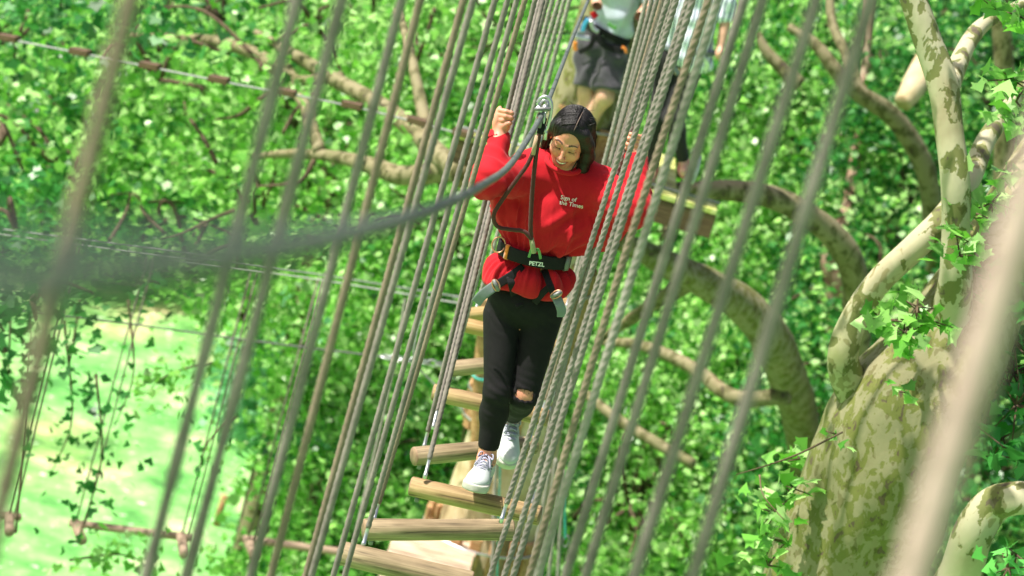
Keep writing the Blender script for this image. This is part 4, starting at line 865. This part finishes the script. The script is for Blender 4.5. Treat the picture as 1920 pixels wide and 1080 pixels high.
# --- jeans
hem = np.array([0, 0, 0])
def jeansF(G):
    calfR = knR+(anR-knR)*.32+np.array([0, .015, 0]); calfL = knL+(anL-knL)*.35+np.array([0, .02, -.01])
    d = chain(G, [hpR, knR], [.074, .049], .02); d = smin(d, chain(G, [knR, calfR, anR], [.050, .049, .036], .03), .02); cutR = (G-(anR+(knR-anR)*.17))@((anR-knR)/np.linalg.norm(anR-knR)).astype(np.float32); d = smax(d, cutR, .006)
    e = chain(G, [hpL, knL], [.076, .052], .02); e = smin(e, chain(G, [knL, calfL, anL], [.053, .050, .040], .03), .02); cutL = (G-(anL+(knL-anL)*.17))@((anL-knL)/np.linalg.norm(anL-knL)).astype(np.float32); e = smax(e, cutL, .006)
    tof = np.array(-fwd); hole = ell(G, knL+tof*.055+np.array([.002, 0, -.002]), (.037, .034, .023))+.0045*np.sin(G[..., 0]*330)+.004*np.sin(G[..., 2]*270+1); e = smax(e, -hole, .004)
    d = np.minimum(d, e); return smin(d, ell(G, (hpR+hpL)/2+np.array([0, 0, .055]), (.142, .105, .10)), .02)
def jean_disp(v):
    n = np.zeros(len(v))
    for kn, sc in ((knR, 1), (knL, 1), (hpR, .8), (hpL, .8)):
        dd = np.linalg.norm(v-kn, axis=1); n += sc*np.exp(-(dd/.09)**2)*np.sin(v[:, 2]*210+v[:, 0]*90+kn[0]*40+4*fnoise(v, 12, 2))*.0022
    n += fnoise(v, 11)*.0025; out = v.copy(); out[:, 1] -= n; return out
lo, hi = bounds([hpR, hpL, knR, anR, anL, knL], .15); hi[2] = max(hpR[2], hpL[2])+.13
jeans = nobj('jeans', jeansF, lo, hi, .006, M_JEAN, woman, jean_disp)
lst = []; tof = np.array(-fwd)
for k in range(34):
    a = random.uniform(0, 2*math.pi); c0 = knL+tof*.055+np.array([.036*math.cos(a), 0, .029*math.sin(a)]); c1 = c0+np.array([random.uniform(-.012, .012), -.004, random.uniform(-.02, .004)]); lst.append(sweep([c0, c1], [.0009, .0004], 4))
for k in range(14):
    a = random.uniform(-.045, .045); c0 = anR+(knR-anR)*.13+np.array([a, -.04, 0]); lst.append(sweep([c0, c0+np.array([0, 0, -random.uniform(.008, .03)])], [.001, .0005], 4))
v, f = merge(lst); tag(me_obj('frayed_thread', v, f, M_JEAN, woman), kind='stuff')
# --- shoes
def shoe(ank, toe, lean=0.0):
    ft = V(toe-ank); L = .255; sole_dir = ft.normalized(); up = UP-sole_dir*UP.dot(sole_dir); up.normalize(); lf = up.cross(sole_dir)
    # sole runs from heel to toe below the ankle
    sd = (sole_dir + up*(.085/ft.length)).normalized(); up = (UP-sd*UP.dot(sd)).normalized(); lf = up.cross(sd)
    R = np.array([list(sd), list(lf), list(up)]).T; base = ank-np.array(up)*.075-np.array(sd)*.055      # local origin: heel on ground line
    def L2(p): return base+R@np.array(p)
    def upper(G):
        p = (G-base.astype(np.float32))@R.astype(np.float32)
        d = ell(p, (.205, 0, .030), (.052, .042, .030)); d = smin(d, cap(p, (.17, 0, .030), (.06, 0, .040), .037, .030), .03)
        d = smin(d, ell(p, (.040, 0, .045), (.046, .034, .045)), .03); d = smin(d, cap(p, (.15, 0, .040), (.075, 0, .075), .028, .026), .03); d = smin(d, cap(p, (.05, 0, .05), (.045, 0, .085), .032, .033), .02)
        d = smax(d, -cap(p, (.052, 0, .078), (.045, 0, .16), .030, .036), .004); return smax(d, -(p[..., 2]-.006), .004)
    def sole(G):
        p = (G-base.astype(np.float32))@R.astype(np.float32); w = .036+.010*np.clip((p[..., 0]-.06)/.12, 0, 1); q = p.copy()
        d = np.maximum(np.abs(p[..., 1])-w, 0); e = np.maximum(np.abs(p[..., 0]-.125)-.095, 0); d2 = np.sqrt(d*d+e*e)-.012-.028*0; d2 = np.sqrt(e*e*(w*w/.0009)*.9+p[..., 1]**2)-w-.006
        d2 = np.sqrt((np.maximum(np.abs(p[..., 0]-.128)-.088, 0)*1.08)**2+p[..., 1]**2)-(w+.003); return smax(d2, np.abs(p[..., 2]-.014)-.015, .006)
    lo, hi = bounds([L2((x, y, z)) for x in (-.01, .27) for y in (-.06, .06) for z in (-.01, .13)], .01)
    sh = nobj('shoe', upper, lo, hi, .0032, M_SHOE, woman); s2 = nobj('sole', sole, lo, hi, .0032, M_SOLE, sh)
    lst = []
    for k in range(6):
        x = .168-.0185*k; z = .067+.0082*k; w = .026
        lst.append(sweep(bez([L2((x, -w, z-.010)), L2((x+.004, 0, z+.010)), L2((x-.012, w, z-.006))], 4), .0038, 6)); lst.append(sweep(bez([L2((x, w, z-.010)), L2((x+.004, 0, z+.0125)), L2((x-.012, -w, z-.006))], 4), .0032, 6))
    for s in (-1, 1):
        lst.append(sweep(bez([L2((.085, 0, .108)), L2((.095, s*.022, .118)), L2((.112, s*.028, .102)), L2((.10, s*.020, .104)), L2((.085, 0, .108))], 4), .0028, 6)); lst.append(sweep(bez([L2((.085, 0, .108)), L2((.12, s*.016, .104)), L2((.145, s*.030, .075))], 4), .0026, 6))
    v, f = merge(lst); me_obj('lace', v, f, M_LACE, sh)
    v, f = merge([sweep([L2((.165-.017*k, s*.029, .046+.0075*k)), L2((.165-.017*k, s*.034, .048+.0075*k))], .0032, 6) for k in range(6) for s in (-1, 1)]); me_obj('eyelet', v, f, M_STEELD, sh)
    v, f = sweep(bez([L2((.172, -.036, .030)), L2((.168, -.022, .052)), L2((.176, 0, .060)), L2((.168, .022, .052)), L2((.172, .036, .030))], 5), .0018, 6); me_obj('toe_seam', v, f, M_SOLE, sh)
    return sh
shoe(anR+np.array([0, 0, -.01]), toR); shoe(anL, toL)
# --- sweatshirt
beltX = (J(1060, 489)-J(943, 463)); bx_ = beltX/np.linalg.norm(beltX); bc = J(1002, 474, .07)
by_ = np.array([0, 1, 0])-bx_*bx_[1]; by_ /= np.linalg.norm(by_); bz_ = np.cross(bx_, by_); BA, BB = .122, .108
RB = np.stack([bx_, by_, bz_], 1)
def sweatF(G):
    d = ell(G, J(1050, 385, .05), (.163, .118, .20)); d = smin(d, cap(G, J(1036, 420, .06), J(1010, 462, .07), .128, .118), .05)
    d = smin(d, chain(G, [sR+np.array([.03, .02, -.02]), eR, wR+(eR-wR)*.10], [.074, .061, .040], .04), .04); d = smin(d, chain(G, [sL+np.array([-.03, .02, -.02]), eL, wL+(eL-wL)*.08], [.080, .066, .043], .03), .035)
    d = smin(d, cap(G, J(1040, 320, .04), J(1120, 350, .04), .075, .07), .05); d = smin(d, cap(G, J(1040, 320, .04), J(992, 322, .04), .075, .07), .05)
    d = smin(d, chain(G, [J(1165, 398, .02), J(1120, 425, .05), J(1075, 448, .06)], [.062, .066, .06], .04), .04)      # batwing, viewer's right
    d = smin(d, chain(G, [J(925, 352, -.02), J(950, 395, .04), J(965, 430, .06)], [.042, .042, .04], .05), .05)
    n = ell(G, neck1+np.array([0, -.02, .020]), (.066, .070, .078)); d = smax(d, -n, .012)
    # gathered tail under the belt
    t = ell(G, J(990, 519, .075), (.156, .128, .094), RB); t = smin(t, ell(G, J(936, 530, .07), (.055, .09, .052), RB), .04); t = smin(t, ell(G, J(1042, 528, .07), (.055, .09, .055), RB), .04)
    p = (G-bc.astype(np.float32))@RB.astype(np.float32)
    d = smax(d, -(p[..., 2]+.012), .02); d = smin(d, t, .02); cut = -(p[..., 2]+.150); d = smax(d, cut, .02)
    belt = np.sqrt((p[..., 0]/BA)**2+(p[..., 1]/BB)**2)-1
    squeeze = smax(belt*.11, -(.04-np.abs(p[..., 2])), .02); 
    band = np.abs(p[..., 2])-.028; wide = np.maximum(belt*.115, band); outside = np.maximum(-belt*.115, band)    # region outside the belt ellipse in the band
    return smax(d, -outside, .03)
def sweat_disp_f(v, f):
    n = normals(v, f); p = (v-bc)@RB; ang = np.arctan2(p[:, 0], -p[:, 1]); z = p[:, 2]
    pleat = np.array([noise.noise(V((a*4.6, q*1.5, 1.7))) for a, q in zip(ang, z)])+.5*np.array([noise.noise(V((a*11, q*3, 5))) for a, q in zip(ang, z)])
    amp = np.where(z < 0, .034*np.exp(-((z+.055)/.06)**2), .016*np.exp(-((z-.03)/.075)**2)); amp[np.abs(z) < .02] *= .3
    d = pleat*amp
    # diagonal drag folds from the waist to the raised arm
    for src, tgt, fr, am in ((J(1060, 470, .0), eL, 42, .022), (J(950, 440, 0), eR, 46, .014), (J(1005, 470, -.05), J(1130, 400, -.05), 34, .014)):
        ax = (tgt-src); L = np.linalg.norm(ax); ax = ax/L; q = v-src; t = q@ax; r = q-t[:, None]*ax; up = np.cross(ax, np.array([0, 1, 0])); s = r@up; w = np.exp(-((s)/.10)**2)*np.clip(t/.06, 0, 1)*np.clip((L*1.1-t)/.1, 0, 1)
        d += am*w*np.array([noise.noise(V((a*fr*.8, b*3.0, fr))) for a, b in zip(s, t)])*1.3
    for el, wr in ((eR, wR), (eL, wL)):    # sleeve wrinkles across the forearm
        ax = wr-el; L = np.linalg.norm(ax); ax = ax/L; q = v-el; t = q@ax; rr = np.linalg.norm(q-t[:, None]*ax, axis=1); w = np.exp(-((t-.4*L)/(.6*L))**2)*(rr < .12)
        d += .011*w*np.array([noise.noise(V((a*38+q_[0]*14, q_[2]*10, q_[1]*10))) for a, q_ in zip(t, v)])
    d += .010*fnoise(v, 8, 4)+.005*fnoise(v, 20, 7)
    rg = np.array([noise.noise(V((a*2.6+q*2.2, q*3.2, 9))) for a, q in zip(ang, z)]); wz = np.exp(-((z-.10)/.12)**2)*np.clip(np.abs(ang)/.6, .25, 1); d += .020*wz*(1-np.clip(np.abs(rg)*5, 0, 1))**2-.004*wz
    return v+n*d[:, None]
lo, hi = bounds([sR, eR, wR, sL, eL, wL, J(1215, 440, -.1), J(905, 560, .08)], .13)
v, f = nets(sweatF, lo, hi, .0058); v = relax(v, f, 1); v = sweat_disp_f(v, f); v = relax(v, f, 1)
sweat = me_obj('sweatshirt', v, f.tolist(), M_RED, woman)
SB = BVHTree.FromPolygons([V(x) for x in v], f.tolist())
def on_shirt(px, py, off=.004, dflt=None):
    """point where the view ray through a pixel meets the shirt, lifted off it"""
    r = ray(px, py).normalized(); h = SB.ray_cast(CP-wo, r)
    if h[0] is None: return dflt
    return h[0]-r*off
# cuffs and collar rib
for el, wr, r in ((eR, wR, .040), (eL, wL, .041)):
    a = wr+(el-wr)*.02; b = wr+(el-wr)*.20; v, f = sweep([V(a), V(a+(b-a)*.05), V(a+(b-a)*.5), V(b)], [r*.86, r*.97, r*1.0, r*1.06], 30, lambda th, s: 1+.03*math.cos(th*15), cap=False); me_obj('cuff', v, f, M_RED, sweat)
cr = []
for i in range(33):
    a = 2*math.pi*i/32; c0 = neck1+np.array([0, -.02, .03]); q = c0+np.array([.062*math.cos(a), .060*math.sin(a), 0]); h = SB.ray_cast(V(q)+V((0, 0, .05)), V((0, 0, -1))); cr.append((h[0]+V((0, 0, .002))) if h[0] and abs(h[0].z-q[2]) < .14 else V(q)+V((0, 0, -.07)))
A_ = np.array([[1, math.cos(2*math.pi*i/32), math.sin(2*math.pi*i/32)] for i in range(33)]); Z_ = np.array([q.z for q in cr]); ok = np.abs(Z_-np.median(Z_)) < .05
co_ = np.linalg.lstsq(A_[ok], Z_[ok], rcond=None)[0]; cr = [V((q.x, q.y, float(a@co_)-.008)) for q, a in zip(cr, A_)]
v, f = sweep(cr, .009, 8, cap=False); me_obj('collar', v, f, M_RED, sweat)
# printed words
def words_on(txt, px, py, size_px, ang, mat, parent, hit, off, name='lettering', ext=.0006, bold=.0):
    cu = bpy.data.curves.new('tmp', 'FONT'); cu.body = txt; cu.size = 1; cu.offset = bold; cu.resolution_u = 3; to = bpy.data.objects.new('tmp', cu); COL.objects.link(to)
    m = bpy.data.meshes.new_from_object(to.evaluated_get(bpy.context.evaluated_depsgraph_get())); vs = [q.co.copy() for q in m.vertices]; fs = [tuple(p.vertices) for p in m.polygons]
    bpy.data.objects.remove(to); ca, sa = math.cos(ang), math.sin(ang); out = []
    for q in vs:
        x = px+size_px*(q.x*ca+q.y*sa); y = py+size_px*(q.x*sa-q.y*ca); h = hit(x, y, off); out.append(h if h is not None else V((0, 0, 0)))
    return me_obj(name, out, fs, mat, parent, False)
words_on('Sign of', 1050.5, 373, 11.2, math.radians(11), M_TEXT, sweat, on_shirt, .0075, bold=.004); words_on('the Times', 1048.5, 382.5, 11.2, math.radians(11), M_TEXT, sweat, on_shirt, .0075, bold=.004)
# --- harness
har = []
def belt_pt(a, z=0, r=1.0): return bc+RB@np.array([BA*r*math.sin(a), -BB*r*math.cos(a), z])
pth = [V(belt_pt(2*math.pi*i/60, .0, 1.09)) for i in range(61)]
v, f = sweep(pth, 0, 12, cap=False, flat=(.050, .010, lambda i, p: (p-V(bc)))); belt = me_obj('waist_belt', v, f, M_WEB, woman)
BBV = BVHTree.FromPolygons([V(x) for x in v], [tuple(q) for q in f])
def on_belt(px, py, off=.003):
    r = ray(px, py).normalized(); h = BBV.ray_cast(CP-wo, r); return None if h[0] is None else h[0]-r*off
words_on('PETZL', 991.5, 496.5, 10.5, math.radians(7), M_TEXT, belt, on_belt, .0015, bold=.03)
v, f = sweep([V(belt_pt(a, .0, 1.10)) for a in (-.86, -.80, -.74)], 0, 8, flat=(.056, .016, lambda i, p: (p-V(bc)))); me_obj('keeper', v, f, M_ORG, belt)
v, f = sweep([V(belt_pt(a, .0, 1.12)) for a in (1.02, 1.1, 1.2)], 0, 8, flat=(.058, .016, lambda i, p: (p-V(bc)))); me_obj('buckle', v, f, M_STEELD, belt)
v, f = ring(V(J(935, 459, -.0)), V(RB[:, 0]), V((0, .2, 1)), .024, .028, .0028, 24); me_obj('gear_loop', v, f, M_COPPER, belt)
def shp(px, py, off=.006, dy=.0):
    h = on_shirt(px, py, off); return h if h is not None else V(J(px, py, dy))
def strap(pts, w, mat, name, t=.004, sub=6, par=None):
    pp = bez(pts, sub); v, f = sweep(pp, 0, 10, flat=(w, t, lambda i, p: -fwd)); return me_obj(name, v, f, mat, par or woman)
strap([shp(982, 500, .004), shp(966, 512), shp(945, 526), shp(928, 536)], .032, M_WEB, 'leg_strap'); strap([shp(1021, 505, .004), shp(1027, 520), shp(1034, 538), shp(1040, 553)], .030, M_WEB, 'leg_strap')
strap([shp(956, 518), shp(960, 535), shp(966, 556, .008), V(J(975, 575, -.02))], .028, M_WEB, 'leg_loop'); strap([shp(1032, 536), shp(1018, 549, .008), V(J(1002, 568, -.02))], .024, M_WEB, 'leg_loop')
strap([V(J(933, 533, -.075)), V(J(918, 543, -.085)), V(J(902, 556, -.075)), V(J(893, 568, -.06))], .038, M_WEBG, 'strap_tail'); strap([V(J(1042, 555, -.075)), V(J(1049, 570, -.085)), V(J(1053, 583, -.08)), V(J(1053, 594, -.07))], .034, M_WEBG, 'strap_tail')
for c, ax in ((J(930, 535, -.085), J(925, 520, 0)-J(937, 547, 0)), (J(1043, 552, -.085), J(1056, 546, 0)-J(1030, 560, 0))):
    a = V(ax).normalized(); b = V(np.cross(ax, np.array(fwd))).normalized()
    lst = [ring(V(c), a, b, .022, .012, .003, 16)]; lst.append(sweep([V(c)-a*.022, V(c)+a*.022], .0075, 8)); v, f = merge([lst[0]]); me_obj('buckle', v, f, M_COPPER, woman); v, f = lst[1]; me_obj('buckle_bar', v, f, M_STEELD, woman)
# lanyards from the belt ring to the trolley
ringp = V(J(1003, 470, -.13)); strap([shp(1015, 492, .01), ringp+V((.012, 0, .005)), ringp], .010, M_GRN, 'tie_in_loop', .006); strap([shp(990, 488, .01), ringp+V((-.012, 0, .005)), ringp], .010, M_GRN, 'tie_in_loop', .006)
v, f = sweep([V(J(1001, 474, -.14)), V(J(996, 446, -.15))], [.0095, .0085], 10); me_obj('lanyard_sleeve', v, f, cloth('olive_sleeve', (.33, .32, .18)), woman)
def bow(pts, r, mat, nm): v, f = rope_geo(bez(pts, 10), r, None, 3, n=12, dep=.15); return me_obj(nm, v, f, mat, woman)
bow([V(J(996, 448, -.15)), V(J(995, 420, -.16)), V(J(998, 360, -.17)), V(J(1004, 300, -.19)), V(J(1012, 245, -.20))], .0085, M_LANY, 'lanyard')
bow([V(J(996, 448, -.155)), V(J(982, 434, -.16)), V(J(955, 430, -.16)), V(J(932, 424, -.17)), V(J(926, 402, -.19)), V(J(945, 370, -.19)), V(J(970, 335, -.2)), V(J(988, 310, -.2)), V(J(1000, 285, -.2))], .0080, M_LANY, 'lanyard')
v, f = sweep([V(J(999, 290, -.2)), V(J(1007, 254, -.2))], .0085, 10, lambda th, s: 1+.16*math.sin(s*420)); me_obj('lanyard_sleeve', v, f, cloth('tan_sleeve', (.45, .30, .2)), woman)
# trolley and connector
tr = empty('pulley_trolley', V(PY(1018, 225, YW-.24)), 'silver pulley trolley and connectors clipped on the safety cable above the woman', 'pulley'); tO = tr.location
def T_(px, py, dy=0.): return PY(px, py, YW-.24+dy)-tO
def oval(pts, r, mat, nm, par=tr): v, f = sweep(bez(pts+[pts[0]], 6), r, 8, cap=False); return me_obj(nm, v, f, mat, par)
oval([T_(1008, 192), T_(1014, 184), T_(1024, 181), T_(1032, 188), T_(1034, 202), T_(1031, 222), T_(1026, 240), T_(1021, 246), T_(1019, 240), T_(1020, 215), T_(1012, 205)], .0062, M_STEEL, 'connector')
oval([T_(1012, 196, .03), T_(1020, 188, .03), T_(1028, 196, .03), T_(1024, 212, .03), T_(1014, 208, .03)], .005, M_STEEL, 'connector')
v, f = box(T_(1017, 205, .0), CR*.028, CU*.006, fwd*.018, .003); me_obj('pulley_cheek', v, f, M_STEELD, tr); v, f = box(T_(1012, 222, .0), (CR*.2+CU).normalized()*.034, (CR-CU*.2).normalized()*.011, fwd*.014, .003); me_obj('pulley_body', v, f, M_STEELD, tr)
v, f = merge([sweep([T_(1010, 206, -.012), T_(1010, 206, .02)], .014, 14), sweep([T_(1022, 203, -.012), T_(1022, 203, .02)], .012, 14)]); me_obj('wheel', v, f, M_STEEL, tr)
v, f = box(T_(1016, 236), (CR*.25+CU).normalized()*.030, (CR-CU*.25).normalized()*.012, fwd*.008, .003); me_obj('swivel', v, f, M_WEB, tr)
v, f = merge([sweep([T_(1006, 244), T_(1026, 246)], .005, 8), sweep([T_(1025, 236), T_(1022, 262)], [.005, .007], 8)]); me_obj('pin', v, f, M_STEEL, tr)
v, f = sweep([T_(1009, 226, -.02), T_(1010, 220, -.02)], .005, 6); me_obj('lever', v, f, M_RED, tr)
# ------------------------------------------------------------------ people on the platform
def person2(root_px, Y, label, jn, rad, garments, res=.011):
    o = V(PY(*root_px, Y)); root = empty('person', o, label, 'person'); K = lambda px, py, dy=0.: np.array(PY(px, py, Y+dy)-o)
    return root, K
YP = TY-.42
zpl = PY(1100, 322, TY-.62).z
p2, K = person2((1085, 285), YP, 'person in a pale blue-grey shirt and dark shorts with a harness, standing by the trunk', None, None, None)
hR2, hL2 = K(1112, 88, .0), K(1146, 98, .0); kR2, kL2 = K(1100, 172, -.02), K(1134, 182, -.12); aR2, aL2 = K(1088, 285, .05), K(1032, 262, -.02); aL2 = K(1075, 262, .0)
c2 = K(1168, -60, .02); w2 = K(1142, 52, .02); s2a, s2b = K(1128, -110, .02), K(1235, -80, .02); n2, h2 = K(1186, -110, .0), K(1196, -165, -.05)
def p2body(G):
    d = chain(G, [hR2, kR2, aR2], [.075, .058, .042], .04); d = smin(d, chain(G, [hL2, kL2, aL2], [.075, .060, .042], .04), .02)
    for k_, a_ in ((kR2, aR2), (kL2, aL2)): d = smin(d, ell(G, k_+(a_-k_)*.35+np.array([0, .02, 0]), (.055, .055, .11)), .03)
    d = smin(d, cap(G, (hR2+hL2)/2, w2, .09, .09), .04); d = smin(d, cap(G, w2, c2, .12, .13), .04); d = smin(d, cap(G, s2a, s2b, .06, .06), .05); d = smin(d, cap(G, c2, h2, .06, .055), .03); d = smin(d, ell(G, h2, (.078, .095, .115)), .02)
    for s_, e_, w_ in ((s2a, K(1096, -60, -.05), K(1120, 10, -.2)), (s2b, K(1225, 0, -.05), K(1200, 30, -.22))): d = smin(d, chain(G, [s_, e_, w_], [.055, .045, .035], .03), .02); d = smin(d, ell(G, w_+np.array([0, -.03, 0]), (.04, .05, .03)), .02)
    for a_ in (aR2, aL2): d = smin(d, cap(G, a_, a_+np.array([-.05, -.10, -.03]), .04, .035), .02)
    return d
lo, hi = bounds([s2a, s2b, aR2, aL2, h2, kR2], .2); nobj('body', p2body, lo, hi, .012, M_SKIN2, p2)
M_SHIRT = cloth('pale_blue_shirt', (.50, .56, .66), .9, .2, 6, .4, 90, .75); M_SHORT = cloth('dark_shorts', (.055, .05, .065), .7, .3, 8, .5, 60, .6)
def shirtF(G):
    d = cap(G, K(1150, 30, .02), c2, .155, .165); d = smin(d, cap(G, s2a, s2b, .085, .085), .06); d = smin(d, chain(G, [s2a, K(1096, -60, -.05)], [.09, .07], .03), .03); d = smin(d, chain(G, [s2b, K(1225, 0, -.05)], [.09, .08], .03), .03); d = smin(d, ell(G, K(1140, 54, .02), (.18, .145, .08)), .05)
    return d
def wr(amp, sc): return lambda v: v+np.stack([fnoise(v, sc, 1), fnoise(v, sc, 9), 0*v[:, 0]], 1)*amp
lo, hi = bounds([s2a, s2b, w2, K(1096, -60)], .2); nobj('shirt', shirtF, lo, hi, .011, M_SHIRT, p2, wr(.03, 9))
def shortF(G):
    d = chain(G, [hR2, kR2+(hR2-kR2)*.13], [.115, .108], .03); e = chain(G, [hL2, kL2+(hL2-kL2)*.17], [.115, .112], .03)
    for q, (h_, k_) in enumerate(((hR2, kR2), (hL2, kL2))):
        ax = ((k_-h_)/np.linalg.norm(k_-h_)).astype(np.float32); c_ = (G-(k_+(h_-k_)*.12))@ax
        if q == 0: d = smax(d, c_, .01)
        else: e = smax(e, c_, .01)
    d = smin(d, e, .015); return smin(d, ell(G, K(1130, 68, .01), (.175, .135, .13)), .04)
lo, hi = bounds([hR2, hL2, kR2, kL2], .17); nobj('shorts', shortF, lo, hi, .010, M_SHORT, p2, wr(.035, 10))
def belt_ring(Kc, rx, ry, w, mat, par, til=.12, nm='harness_belt'):
    pth = [V(Kc)+V((rx*math.sin(2*math.pi*i/36), -ry*math.cos(2*math.pi*i/36), til*math.sin(2*math.pi*i/36)*rx)) for i in range(37)]
    v, f = sweep(pth, 0, 10, cap=False, flat=(w, .012, lambda i, p: (p-V(Kc)))); return me_obj(nm, v, f, mat, par)
belt_ring(K(1137, 58, .01), .175, .145, .045, M_WEB, p2, -.25); strap([V(K(1120, 62, -.15)), V(K(1135, 85, -.15)), V(K(1168, 95, -.12))], .04, M_WEB, 'leg_loop', par=p2); strap([V(K(1115, 62, -.15)), V(K(1108, 85, -.15)), V(K(1086, 98, -.1))], .035, M_WEB, 'leg_loop', par=p2)
M_BLUE = cloth('blue_web', (.05, .35, .62))
for nm, m, pts, w in (('harness_gear', M_BLUE, [(1103, 36), (1096, 46), (1092, 62)], .03), ('harness_gear', M_STEEL, [(1108, 38), (1112, 52), (1122, 60)], .03), ('harness_gear', M_STEEL, [(1078, 66), (1092, 70), (1106, 72)], .035), ('harness_gear', M_ORG, [(1079, 78), (1078, 88), (1080, 95)], .03), ('harness_gear', M_RED, [(1111, 22), (1114, 28), (1118, 33)], .045), ('harness_gear', M_GRN, [(1140, 44), (1148, 50), (1156, 53)], .03), ('harness_gear', M_ORG, [(1166, 88), (1172, 92), (1174, 100)], .02), ('harness_gear', M_WEBG, [(1096, 58), (1088, 60), (1080, 62)], .03)):
    strap([V(K(x, y, -.19)) for x, y in pts], w, m, nm, .012, 4, p2)
def shoe2(a, par, mat, K, flip=0, d=(-.03, -.17)):
    def F(G): q = cap(G, a+np.array([0, .03, -.045]), a+np.array([d[0], d[1], -.055]), .045, .042); q = smin(q, cap(G, a, a+np.array([0, 0, -.03]), .05, .045), .02); return smax(q, -(G[..., 2]-(a[2]-.092)), .006)
    lo, hi = bounds([a, a+np.array([d[0], d[1], -.06])], .08); s = nobj('shoe', F, lo, hi, .008, mat, par)
M_DSHOE = cloth('dark_shoe', (.05, .055, .06), .6); shoe2(aR2, p2, M_DSHOE, K); 
p2shoe = K(1032, 250, -.05); shoe2(p2shoe+np.array([0, 0, .03]), p2, M_DSHOE, K)
# person three: striped top, black leggings
p3, K3 = person2((1265, 335), TY-.50, 'person in a white and blue streaked shirt and black leggings behind the right-hand ropes', None, None, None)
hA, hB = K3(1252, 118, .0), K3(1296, 122, .0); kA, kB = K3(1232, 222, -.05), K3(1262, 222, -.12); aA, aB = K3(1222, 318, .05), K3(1284, 308, .0)
w3, c3_ = K3(1288, 80, .0), K3(1308, -20, .0); s3a, s3b = K3(1262, -70, 0), K3(1362, -45, .0); h3 = K3(1335, -125, -.03)
def p3body(G):
    d = chain(G, [hA, kA, aA], [.082, .055, .036], .04); d = smin(d, chain(G, [hB, kB, aB], [.082, .055, .036], .04), .02); d = smin(d, ell(G, (hA+hB)/2+np.array([0, 0, .03]), (.165, .12, .12)), .04)
    d = smin(d, cap(G, w3, c3_, .11, .12), .04); d = smin(d, cap(G, s3a, s3b, .055, .055), .05); d = smin(d, cap(G, c3_, h3, .06, .05), .03); d = smin(d, ell(G, h3, (.075, .095, .11)), .02)
    for s_, e_, w_ in ((s3a, K3(1250, -20, -.05), K3(1245, 40, -.2)), (s3b, K3(1362, 30, -.03), K3(1350, 95, -.1))): d = smin(d, chain(G, [s_, e_, w_], [.05, .042, .03], .03), .02); d = smin(d, ell(G, w_+np.array([0, -.02, -.02]), (.03, .04, .045)), .02)
    for a_ in (aA, aB): d = smin(d, cap(G, a_, a_+np.array([0, -.10, -.04]), .036, .03), .02)
    return d
lo, hi = bounds([s3a, s3b, aA, aB, h3], .2); nobj('body', p3body, lo, hi, .012, M_SKIN2, p3)
M_LEG = cloth('black_leggings', (.012, .011, .013), .7, .1)
def legF(G):
    d = chain(G, [hA, kA, aA+(kA-aA)*.12], [.090, .063, .046], .04); d = smin(d, chain(G, [hB, kB, aB+(kB-aB)*.16], [.090, .063, .046], .04), .02)
    for k_, a_ in ((kA, aA), (kB, aB)): d = smin(d, ell(G, k_+(a_-k_)*.35+np.array([0, .02, 0]), (.06, .06, .11)), .03)
    return smin(d, ell(G, (hA+hB)/2+np.array([0, 0, .05]), (.172, .128, .13)), .04)
lo, hi = bounds([hA, hB, aA, aB, kA, kB], .19); nobj('leggings', legF, lo, hi, .010, M_LEG, p3)
m, t, b = mk('streaked_shirt'); co = coords(t, (1, 1, .35)); wv = N_(t, 'ShaderNodeTexWave', Scale=9, Distortion=5, Detail=3); wv.bands_direction = 'X'; wv.inputs['Detail Scale'].default_value = 1.2; t.links.new(co, wv.inputs['Vector'])
t.links.new(ramp(t, wv.outputs[0], [(.1, (.10, .12, .2)), (.28, (.55, .6, .75)), (.5, (.72, .76, .86))]), b.inputs['Base Color']); b.inputs['Roughness'].default_value = .85
def sh3(G):
    d = cap(G, K3(1290, 95, .0), c3_, .165, .155); d = smin(d, cap(G, s3a, s3b, .08, .08), .06); d = smin(d, chain(G, [s3a, K3(1250, -20, -.05)], [.08, .07], .03), .03); d = smin(d, chain(G, [s3b, K3(1362, 30, -.03)], [.08, .07], .03), .03); return smin(d, ell(G, K3(1292, 112, .0), (.185, .14, .08)), .05)
lo, hi = bounds([s3a, s3b, K3(1285, 130), K3(1350, 95)], .2); nobj('shirt', sh3, lo, hi, .011, m, p3, wr(.03, 9))
belt_ring(K3(1290, 92, .0), .19, .155, .035, M_WEBG, p3, .1); strap([V(K3(1270, 105, -.16)), V(K3(1262, 122, -.17)), V(K3(1274, 140, -.17))], .035, M_WEBG, 'leg_loop', par=p3); strap([V(K3(1315, 105, -.16)), V(K3(1326, 120, -.14)), V(K3(1322, 134, -.13))], .035, M_STEEL, 'leg_loop', par=p3)
M_PINK = cloth('pink_shoe', (.60, .12, .17), .6); shoe2(aA, p3, M_PINK, K3, d=(-.02, -.13)); shoe2(aB, p3, M_PINK, K3, d=(.02, -.05))
v, f = sweep([V(K3(1308, 292, .0)), V(K3(1302, 318, -.05)), V(K3(1293, 342, -.1))], [.028, .036, .03], 10); so = me_obj('shoe_sole', v, f, M_SHOE, p3)
